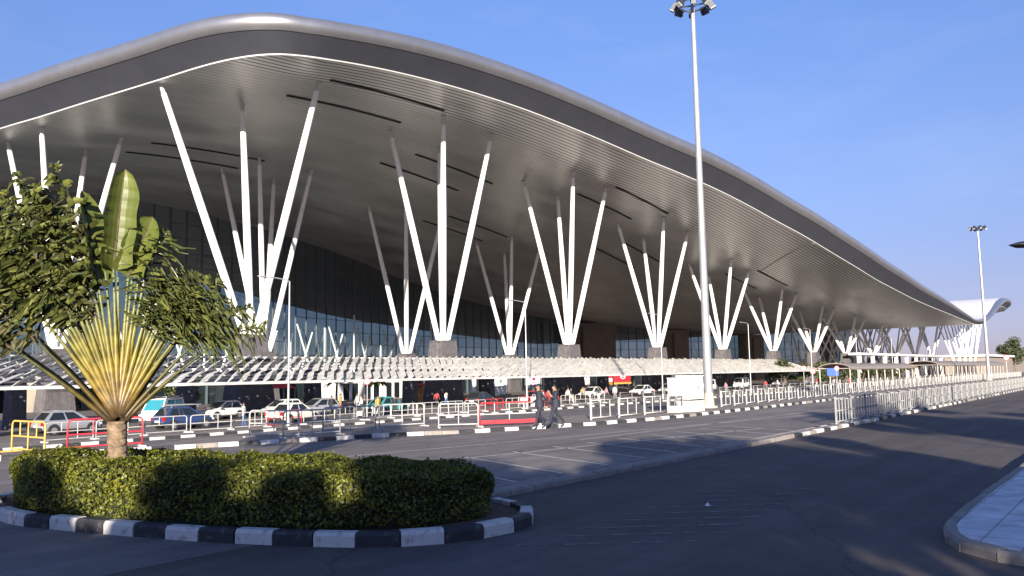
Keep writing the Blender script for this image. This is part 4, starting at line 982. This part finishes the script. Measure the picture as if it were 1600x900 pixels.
def round_sign(loc, hgt, label, rz=0, rad=.42):
    t = thing('road_sign', label, 'road sign', loc, rz, 'round red and white road signs')
    b = MB(); b.tube((0, 0, 0), (0, 0, hgt), .045); b.build('pole', M['galv'], t)
    b = MB(); b.disc((0, -.07, hgt), (0, 1, 0), rad, .03, 24); d = b.build('disc', M['whitesign'], t)
    b = MB(); b.path([(math.cos(a * PI / 12) * rad * .9, -.10, hgt + math.sin(a * PI / 12) * rad * .9) for a in range(25)], rad * .13, 6, cap=False); b.box((0, -.095, hgt), (rad * 1.6, .02, rad * .18), 0, 0, (1, 1), 0, R(45)); b.build('ring', M['redsign'], d)
face = R(-55)
round_sign((45.4, 50, LZ), 2.85, 'round red ringed sign at the canopy edge above the shop', face, .27)
round_sign((97.5, 32, gz(32)), 2.3, 'round red ringed sign near the canopy tip, lower of two', face, .32)
round_sign((98.6, 33.4, gz(33.4)), 2.75, 'round red ringed sign near the canopy tip, upper of two', face, .32)
round_sign((104.5, 31.4, gz(31.4)), 2.55, 'round red ringed sign at the mouth of the nearer shelter', face, .3)
round_sign((148, 18.4 + .6, 0), 3.6, 'round red ringed sign at the far right edge above the railing', face, .45)

# barrel roofed shelters
def shelter(u0, u1, v, wd, zt, label, sign=False):
    t = thing('shelter', label, 'shelter', (u0, v, gz(v)), 0, 'arched walkway shelters'); L = u1 - u0; n = 12
    b = MB()
    for x in (0, L):
        for o_ in (0, .1):
            for i in range(n + 1):
                a = PI * (.06 + .88 * i / n); b.v.append((x, -math.cos(a) * wd / 2, zt - .95 + .95 * math.sin(a) + o_))
    k = n + 1
    for i in range(n):
        b.f += [(i, i + 1, 2 * k + i + 1, 2 * k + i), (k + i, k + i + 1, 3 * k + i + 1, 3 * k + i), (i, i + 1, k + i + 1, k + i), (2 * k + i, 2 * k + i + 1, 3 * k + i + 1, 3 * k + i)]; b.m += [0] * 4
    b.build('roof', M['shelter'], t, smooth=False)
    m = int(L / 4)
    for i in range(m + 1):
        for s in (-1, 1):
            b = MB(); x = .3 + (L - .6) * i / m; b.tube((x, s * wd * .42, 0), (x, s * wd * .42, zt - .55), .08); b.build('post', M['post'], t)
    b = MB(); 
    for i in range(m + 1):
        x = .3 + (L - .6) * i / m; b.tube((x, -wd * .42, zt - .62), (x, wd * .42, zt - .62), .05)
    for s in (-1, 1): b.box((L / 2, s * wd * .42, zt - .6), (L, .1, .16))
    b.build('beam', M['post'], t)
    if sign:
        b = MB(); b.box((.25, .2, zt - 1.05), (.08, 1.5, 1.0)); b.build('hanging_sign', M['bluesign'], t)
    return t
shelter(112, 151, 34, 4.6, 3.35, 'brown arched walkway shelter with a hanging blue sign', True)
shelter(146, 215, 30.5, 5.2, 3.4, 'long brown arched walkway shelter at the far right')
# elevated walkway far right
t = thing('elevated_walkway', 'white flat roofed walkway on posts under the far end of the roof', 'walkway', (222, 62, LZ))
b = MB(); b.box((52, 0, 6.9), (104, 3, .55)); b.build('deck', M['white_steel'], t)
for i in range(9):
    b = MB(); b.box((2 + i * 12.5, -.6, 3.3), (.8, .8, 6.6)); b.build('post', M['white_steel'], t)
t = thing('low_building', 'low pale building with a white flat roof edge at the far right', 'building', (380, 60, LZ))
b = MB(); b.box((40, 0, 3.4), (120, 14, 6.8)); b.build('wall', M['shelter'], t)
b = MB(); b.box((40, 0, 7.3), (123, 17, .8)); b.build('roof', M['white_steel'], t)

# ------------------------------------------------------------------ leaves
def leaf_quads(cent, nrm, size, aspect=.55, seed=1, fold=True):
    """small leaf faces: arrays of centres and outward directions"""
    g = np.random.default_rng(seed); n = len(cent)
    d = nrm + g.normal(0, .75, (n, 3)); d /= np.linalg.norm(d, axis=1)[:, None] + 1e-9
    a = np.cross(d, g.normal(0, 1, (n, 3))); a /= np.linalg.norm(a, axis=1)[:, None] + 1e-9
    c = np.cross(d, a); s = size * g.uniform(.6, 1.25, n)[:, None]
    v = np.stack([cent - a * s * .5, cent + c * s * aspect * .5 + d * s * .08, cent + a * s * .5, cent - c * s * aspect * .5 + d * s * .08], 1).reshape(-1, 3)
    return v
def quads_obj(name, v, m, parent=None, extra=None):
    me = bpy.data.meshes.new(name); n = len(v) // 4
    fs = np.arange(n * 4).reshape(-1, 4)
    me.vertices.add(n * 4); me.vertices.foreach_set('co', v.ravel().astype(np.float32)); me.loops.add(n * 4); me.loops.foreach_set('vertex_index', fs.ravel().astype(np.int32)); me.polygons.add(n)
    me.polygons.foreach_set('loop_start', np.arange(0, n * 4, 4, dtype=np.int32)); me.polygons.foreach_set('loop_total', np.full(n, 4, dtype=np.int32))
    me.materials.append(m); me.update(); me.validate()
    o = bpy.data.objects.new(name, me); COL.objects.link(o)
    if parent: o.parent = parent
    return o
def clump_crown(rad, hgt, nclump, nleaf, size, seed, zc):
    g = np.random.default_rng(seed); cs = []; ns = []
    for k in range(nclump):
        d = g.normal(0, 1, 3); d /= np.linalg.norm(d); q = d * np.array([rad, rad, hgt / 2]) * g.uniform(.35, .95); q[2] += zc
        r = min(rad, hgt / 2) * g.uniform(.28, .5)
        dd = g.normal(0, 1, (nleaf, 3)); dd /= np.linalg.norm(dd, axis=1)[:, None]
        rr_ = r * g.uniform(.45, 1.08, nleaf)[:, None]; cs.append(q + dd * rr_ * np.array([1, 1, .75])); ns.append(dd)
    return leaf_quads(np.concatenate(cs), np.concatenate(ns), size, .55, seed + 5)
def tree(name, label, loc, hgt, rad, seed, m, nclump=26, nleaf=170, size=.34, group=None, trunk_h=None, cat='tree'):
    t = thing(name, label, cat, loc, seed * .7, group); th = trunk_h or hgt * .35; g = random.Random(seed)
    b = MB(); b.path([(0, 0, 0), (.05, .03, th * .5), (0, .1, th), (.1, .05, hgt * .7)], [.035 * hgt * .6, .028 * hgt * .6, .022 * hgt * .6, .02], 10)
    for i in range(6):
        a = i * 1.05 + g.random(); b.path([(0, .08, th * (.8 + .08 * i)), (math.cos(a) * rad * .4, math.sin(a) * rad * .4, th + (hgt - th) * .35), (math.cos(a) * rad * .75, math.sin(a) * rad * .75, th + (hgt - th) * (.45 + .07 * i))], [.09, .06, .02], 6)
    b.build('trunk', M['bark'], t, smooth=True)
    quads_obj('crown', clump_crown(rad, (hgt - th) * 1.05, nclump, nleaf, size, seed, th + (hgt - th) * .5), m, t)
    return t

# hedge: two sides and a rounded end round a hollow middle, clipped to a flat top
HO = [(6.42, 15.9), (6.5, 14.9), (6.9, 13.0), (7.5, 11.0), (8.35, 9.35), (9.35, 8.62), (10.35, 8.6), (11.05, 9.25), (11.2, 10.3), (10.85, 12.3), (10.0, 14.7), (8.95, 16.7), (7.6, 17.7), (6.75, 17.1)]
HOc = catmull(HO, 5, True)
HI = shrink(HOc, 1.05)
def hedge_top(x, y):
    e = .98 - .20 * max(0, min(1, (x - 8.6) / 2.6)) + .05 * math.sin(x * 3.1 + y * 1.7) + .035 * math.sin(y * 4.3 - x * 2)
    return e
t = thing('hedge', 'clipped yellow green hedge ring filling the kerbed traffic island', 'hedge', (0, 0, 0))
b = MB(); n = len(HOc); sO = shrink(HOc, .09); sI = shrink(HOc, .96)
for i in range(n):
    j = (i + 1) % n
    q = [sO[i], sO[j], sI[j], sI[i]]
    b.add([(x, y, .1) for x, y in q] + [(x, y, hedge_top(x, y) - .09) for x, y in q], [(0, 1, 5, 4), (2, 3, 7, 6), (4, 5, 6, 7)])
b.build('stems', M['hedge_core'], t)
cs, ns = [], []
g = np.random.default_rng(4)
per = [math.dist(HOc[i], HOc[(i + 1) % n]) for i in range(n)]
for i in range(n):
    j = (i + 1) % n; a, c = np.array(HOc[i]), np.array(HOc[j]); ai, ci = np.array(HI[i]), np.array(HI[j]); tt = (c - a) / max(1e-6, np.linalg.norm(c - a)); no = np.array([tt[1], -tt[0]])
    k = int(per[i] * 1150)                                   # outer face
    s = g.random(k)[:, None]; p = a + (c - a) * s; z = g.random(k) ** .9
    tops = np.array([hedge_top(x, y) for x, y in p]); bulge = .05 * np.sin(p[:, 0] * 5 + z * 7) + .05 * np.sin(p[:, 1] * 4 + z * 4)
    inset = np.where(z > .93, (z - .93) / .07 * .06, 0) + np.where(z < .12, (.12 - z) * .9, 0)
    dep = g.exponential(.035, k) - bulge * .6 + inset - .01
    p = p - no * dep[:, None]; cs.append(np.column_stack([p, .13 + z * (tops - .13)])); ns.append(np.column_stack([np.tile(no, (k, 1)), np.full(k, .35)]))
    k = int(per[i] * 1150)                                   # top
    s = g.random(k)[:, None]; q = g.random(k)[:, None]; o_ = a + (c - a) * s; in_ = ai + (ci - ai) * s; p = o_ + (in_ - o_) * q
    tops = np.array([hedge_top(x, y) for x, y in p]); ed = np.minimum(q[:, 0], 1 - q[:, 0]); tops = tops - np.maximum(0, .05 - ed) * .9
    cs.append(np.column_stack([p, tops + .035 * np.sin(p[:, 0] * 6) * np.sin(p[:, 1] * 5) - g.exponential(.03, k) + .02 + (g.random(k) > .96) * g.random(k) * .07])); ns.append(np.column_stack([np.zeros((k, 2)), np.ones(k)]))
    k = int(per[i] * 450)                                    # inner face
    s = g.random(k)[:, None]; p = ai + (ci - ai) * s + no * g.exponential(.04, k)[:, None]; z = g.random(k); cs.append(np.column_stack([p, .2 + z * .72])); ns.append(np.column_stack([np.tile(-no, (k, 1)), np.full(k, .3)]))
quads_obj('foliage', leaf_quads(np.concatenate(cs), np.concatenate(ns), .062, .6, 9), M['hedge'], t)

# ------------------------------------------------------------------ traveller's palm
PX, PY = 7.75, 15.25
palm = thing('fan_palm', 'traveller palm with a flat yellow fan of stalks and torn green leaves in the hedge', 'palm', (PX, PY, .1), R(-27))
b = MB(); NZ, NA = 90, 28
for i in range(NZ):                       # trunk with slanting, overlapping leaf-base scars
    z = i / (NZ - 1) * 1.52
    for k in range(NA):
        a = 2 * PI * k / NA; ph = (z * 7.5 + .55 * abs(((a / PI + .5) % 2) - 1) * 2) % 1
        r_ = (.2 - .035 * z + .05 * max(0, z - 1.05) + .05 * max(0, .2 - z)) * (.93 + .14 * (1 - ph) + .02 * math.sin(a * 5 + z * 20))
        b.v.append((r_ * math.cos(a) + .02 * math.sin(z * 3), r_ * math.sin(a), z))
for i in range(NZ - 1):
    for k in range(NA): b.f.append((i * NA + k, i * NA + (k + 1) % NA, (i + 1) * NA + (k + 1) % NA, (i + 1) * NA + k)); b.m.append(0)
b.build('trunk', M['trunk'], palm, smooth=True)
pr = random.Random(21)
# x axis of the palm runs along the fan (to the right in the photo), y away from the viewer
def midrib(base, dirv, L, droop, N, g, wob):
    side = 1 if dirv.x >= 0 else -1
    pts = []; p = Vector(base); d = Vector(dirv).normalized()
    for i in range(N + 1):
        pts.append(p.copy()); t = i / N
        d = (d + Vector((side * droop * .5, g.uniform(-.08, .08) * wob, -droop)) * (1 / N) * (.4 + 1.5 * t)).normalized(); p = p + d * L / N
    return pts
def torn_blade(base, dirv, L, Wd, droop, seed):
    """old blade torn into hanging, curled strips along the midrib"""
    g = random.Random(seed); b = MB(); N = 44; pts = midrib(base, dirv, L, droop, N, g, 1); tw = g.uniform(-.7, .7)
    b.path(pts, [.024 * (1 - .8 * i / N) + .004 for i in range(N + 1)], 5, 1)
    for i in range(N):
        t = (i + .5) / N; wl = Wd * (math.sin(PI * min(1, .1 + .9 * t)) ** .45)
        a, c = pts[i], pts[i + 1]; ax = (c - a).normalized(); s0 = Vector((0, 1, 0)); x = (s0 - ax * s0.dot(ax)).normalized(); y = ax.cross(x)
        for s in (-1, 1):
            if g.random() < .06: continue
            ang = tw + s * .3 + g.gauss(0, .75) + (PI / 2 if g.random() < .4 else 0); wl2 = wl * g.uniform(.55, 1.2)
            out = ((x * math.cos(ang) + y * math.sin(ang)) * s + ax * g.uniform(-.1, .7)).normalized()
            wd = ax * (L / N) * g.uniform(.7, 2.2); cup = out.cross(ax).normalized()
            prev = None
            for k in range(4):
                q = k / 3; cen = (a + c) / 2 + out * wl2 * q + Vector((0, 0, -1)) * wl2 * q * q * g.uniform(.15, .6) + cup * wl2 * .10 * math.sin(q * 5 + seed + i) 
                wq = wd * (1, 1.05, .9, .25)[k]; row_ = (cen - wq * .5, cen + cup * wd.length * .25 * (1 if k in (1, 2) else 0), cen + wq * .5)
                if prev: b.add(list(prev) + list(row_), [(0, 1, 4, 3), (1, 2, 5, 4)])
                prev = row_
    return b
def whole_blade(base, dirv, L, Wd, turn, fold, seed, tears=()):
    """young blade, one sheet each side of the midrib with a few tears"""
    g = random.Random(seed); b = MB(); N = 26; pts = midrib(base, dirv, L, .06, N, g, .15)
    b.path(pts, [.03 * (1 - .8 * i / N) + .004 for i in range(N + 1)], 6, 1)
    for s in (-1, 1):
        prev = None
        for i in range(N + 1):
            t = i / N; wl = Wd * min(1, (t / .07 + .12)) * (1 - max(0, (t - .62) / .38) ** 2.2) ** .5 if t < 1 else .01
            wl *= 1 + .05 * math.sin(t * 17 + s)
            ax = (pts[min(N, i + 1)] - pts[max(0, i - 1)]).normalized(); s0 = Vector((1, 0, 0)); x = (s0 - ax * s0.dot(ax)).normalized(); y = ax.cross(x)
            out = x * math.cos(turn) * s + y * math.sin(turn) * s - y * fold
            out.normalize(); nn_ = out.cross(ax)
            row_ = [pts[i] + out * wl * q + nn_ * s * wl * .22 * q * q + Vector((0, 0, -.10 * wl * q)) + y * .012 * math.sin(i * 1.9) * q for q in (0, .35, .7, 1)]
            if prev is not None:
                A, Bq = list(prev), list(row_)
                if (s, i) in tears: 
                    A = [A[0], A[1]] + [A[2].lerp(Bq[2], .35), A[3].lerp(Bq[3], .75)]
                b.add(A + Bq, [(0, 1, 5, 4), (1, 2, 6, 5), (2, 3, 7, 6)])
            prev = row_
    return b
FR = []
NM = 27
for i in range(NM): FR.append((-32 + 62 * i / (NM - 1) + pr.uniform(-.8, .8), 1.0, 'm'))
FR += [(-38, 1.0, 'o'), (-46, 1.08, 'o'), (36, .98, 'o'), (42, 1.0, 'o'), (-37, 1.15, 'b'), (-28, 1.15, 'b'), (-45, 1.15, 'b'), (-20, 1.12, 'b'), (30, 1.08, 'b'), (20, 1.05, 'b')]
whole = {10: (Vector((-.17, .05, 1)), 1.75, .30, .95, .35, ((1, 9),)), 12: (Vector((.06, -.1, 1)), 1.9, .34, .22, .50, ((-1, 7), (-1, 16), (1, 12))), 14: (Vector((.30, -.12, .95)), 1.2, .34, -.25, .45, ((1, 8), (1, 14), (1, 19), (-1, 11)))}
for i, (deg, fl_, kind) in enumerate(FR):
    th = R(deg); s, c = math.sin(th), math.cos(th)
    yb = {'m': .03 if i % 2 else -.03, 'o': 0, 'b': .10}[kind]
    base = Vector((s * .04, yb + pr.uniform(-.012, .012), 1.30 + .34 * c + (0 if kind == 'm' else -.12)))
    left = deg < -6; right = deg > 8
    Lp = (2.6 if left else 2.3 if right else 2.62) * fl_ * pr.uniform(.95, 1.04)
    pts = []; rad = []
    for k in range(11):
        q = k / 10; bow = .10 * math.sin(q * PI) * abs(s) * (1 if s > 0 else -1)
        x = base.x + s * Lp * q + .14 * s * q * q; z = base.z + c * Lp * q - (.20 if kind == 'm' else .34) * q * q * abs(s) ** 1.3
        pts.append((x, base.y * (1 - q) + .05 * math.sin(i * 7.3) * q + (.25 * q if kind == 'b' else 0), z)); rad.append((.066 if kind == 'm' else .045) * (1 - q) ** 1.6 + .019)
    b = MB(); b.path(pts, rad, 8, flat=.8, up=(0, 1, 0))
    pet = b.build('petiole', M['petiole'] if kind == 'm' else M['petiole_old'], palm, smooth=True)
    l = pet.data.uv_layers.new(name='UVMap')
    for lp in pet.data.loops: l.data[lp.index].uv = (0, min(1, (lp.vertex_index // 8) / 10))
    tipd = (Vector(pts[-1]) - Vector(pts[-2])).normalized()
    if i in whole:
        d_, L_, w_, turn, fold, tears = whole[i]
        bl = whole_blade(pts[-1], d_, L_, w_, turn, fold, i, tears); m1_ = M['palm_leaf']
    elif abs(deg) < 7:
        continue
    else:
        Lb = (2.25 if left else 1.05 if right else 1.2) * pr.uniform(.8, 1.1)
        bl = torn_blade(Vector(pts[-1]).lerp(Vector(pts[-3]), pr.uniform(.3, 1.6)), tipd, Lb * 1.12, pr.uniform(.48, .72), (.32 if left else .55) * pr.uniform(.6, 1.6), 100 + i); m1_ = M['palm_leaf2'] if pr.random() < .93 else M['palm_dry']
    bl.build('leaf_blade', [m1_, M['petiole']], pet)

# ------------------------------------------------------------------ planting
def shrub(loc, rad, hgt, label, seed, src=None):
    t = thing('shrub', label, 'shrub', loc, seed * 1.1, 'shrubs behind the shelters')
    b = MB()
    for i in range(5): b.path([(0, 0, 0), (math.cos(i * 1.3) * rad * .3, math.sin(i * 1.3) * rad * .3, hgt * .5), (math.cos(i * 1.3) * rad * .6, math.sin(i * 1.3) * rad * .6, hgt * .85)], [.08, .05, .02], 6)
    b.build('stems', M['bark'], t)
    quads_obj('foliage', clump_crown(rad, hgt * .95, 16, 130, .45, seed, hgt * .55), M['leafF'], t); return t
sh_lab = ['green shrub at the right end of the slatted canopy', 'second green shrub from the canopy end', 'olive shrub midway between the canopy and the shelter', 'green shrub above the mouth of the nearer shelter', 'green shrub above the middle of the nearer shelter', 'low green shrub behind the right half of the nearer shelter', 'low green shrub between the two shelters']
for i, (u, v, r_, h_) in enumerate([(158, 57.5, 2.8, 5.0), (169, 57, 3.2, 4.6), (179, 56.5, 3.4, 5.2), (191, 56, 3.4, 4.8), (203, 55.5, 3.4, 4.6), (216, 55, 3.2, 4.0), (231, 54, 3.2, 3.6)]):
    shrub((u, v, LZ), r_, h_, sh_lab[i], 40 + i)
def small_palm(loc, label, seed):
    t = thing('small_palm', label, 'palm', loc, seed, 'small palms before the shop')
    b = MB(); b.path([(0, 0, 0), (.05, 0, 1.3), (0, 0, 2.6)], [.16, .12, .11], 10); b.build('trunk', M['trunk'], t)
    g = random.Random(seed); c = MB()
    for i in range(15):
        a = i * 2.4; el = g.uniform(.1, 1.2); p = Vector((0, 0, 2.5)); d = Vector((math.cos(a) * math.cos(el), math.sin(a) * math.cos(el), math.sin(el))); n = 7
        for k in range(n):
            q = p + d * .26; d2 = (d + Vector((0, 0, -.2))).normalized(); side = d.cross(Vector((0, 0, 1))).normalized(); w_ = .2 * math.sin(PI * (k + 1) / (n + 1)) + .03
            c.add([p - side * w_, p + side * w_, q + side * w_, q - side * w_], [(0, 1, 2, 3)]); p = q; d = d2
    c.build('crown', M['palm_leaf'], t)
small_palm((60.5, 71.5, LZ), 'small green palm left of the white shop front', 3); small_palm((66.6, 71.5, LZ), 'small green palm before the middle of the white shop', 4)
for i, (u, v, h_, lab) in enumerate([(46.5, 80, 4.2, 'dark green potted tree under the canopy left of the big column'), (50.5, 84, 4.0, 'dark green potted tree right of the second slim column'), (62, 86, 4.0, 'dark green tree beside the third slim column')]):
    tree('potted_tree', lab, (u, v, LZ), h_, 1.5, 60 + i, M['leafD'], 12, 120, .3, 'potted trees under the canopy', 1.2)
tree('far_tree', 'lone dark tree at the far right edge of the photo', (432, 52, LZ), 15, 6.5, 71, M['leafF'], 22, 160, .9, None, 4)
# distant tree belt
g = np.random.default_rng(8); cs = []; ns = []
for k in range(150):
    u = g.uniform(340, 1000); v = g.uniform(95, 420) if u < 520 else g.uniform(-60, 420); hh = g.uniform(4, 9)
    dd = g.normal(0, 1, (90, 3)); dd /= np.linalg.norm(dd, axis=1)[:, None]; cs.append(np.array([u, v, hh * .5 - .8]) + dd * np.array([6, 6, hh * .5]) * g.uniform(.6, 1, (90, 1))); ns.append(dd)
o = quads_obj('tree_belt', leaf_quads(np.concatenate(cs), np.concatenate(ns), 2.4, .7, 6), M['leafF']); o['kind'] = 'stuff'; tag(o, 'low belt of distant trees on the horizon', 'trees')

# shade trees that stand behind the photographer along the car park (they cast the long shadows)
Lx, Ly = math.cos(LH), math.sin(LH)
def behind(bk_, w_): return (-bk_ * Lx - w_ * Ly, -bk_ * Ly + w_ * Lx, 0)
row = [(15, 14.6, 6.0, 1.9), (15, 12.6, 6.35, 1.9), (15.2, 10.8, 6.4, 1.9), (15, 9.0, 6.45, 1.9), (15.3, 7.2, 6.1, 1.9), (15, 5.4, 6.1, 1.9), (15.2, 3.6, 6.25, 1.9), (15, 1.6, 7.2, 2.3), (15.5, -1.1, 8.0, 2.2), (16, -3.6, 8.9, 2.2, 5.6), (15, -6.6, 9.1, 2.3), (9, -3.3, 3.7, 1.5), (15, -9.2, 8.9, 1.6), (15, -11.8, 7.0, 1.7), (15.5, -14.6, 12.4, 2.6), (16, -17.8, 12.7, 2.6), (16.5, -21, 12.3, 2.8), (17, -25.5, 11.8, 3.6), (9, 1.0, 4.2, 2.0), (10, -17, 7, 3)]
for i, (bk_, w_, h_, r_, *th_) in enumerate(row):
    tree('shade_tree', 'broad leafy tree behind the photographer casting the long road shadow', behind(bk_, w_), h_, r_, 80 + i, M['leafD'], 36, 300, .40, 'shade trees behind the photographer', th_[0] if th_ else max(1.2, h_ * .16))

b = MB(); b.add([(0, 0, .01), (.09, .02, .012), (.07, .08, .05), (-.02, .07, .02), (.03, .03, .08)], [(0, 1, 4), (1, 2, 4), (2, 3, 4), (3, 0, 4)])
o = b.build('litter_scrap', M['whitesign']); o.location = (13.7, 6.4, .004); tag(o, 'tiny crumpled white paper scrap on the dark road', 'litter')
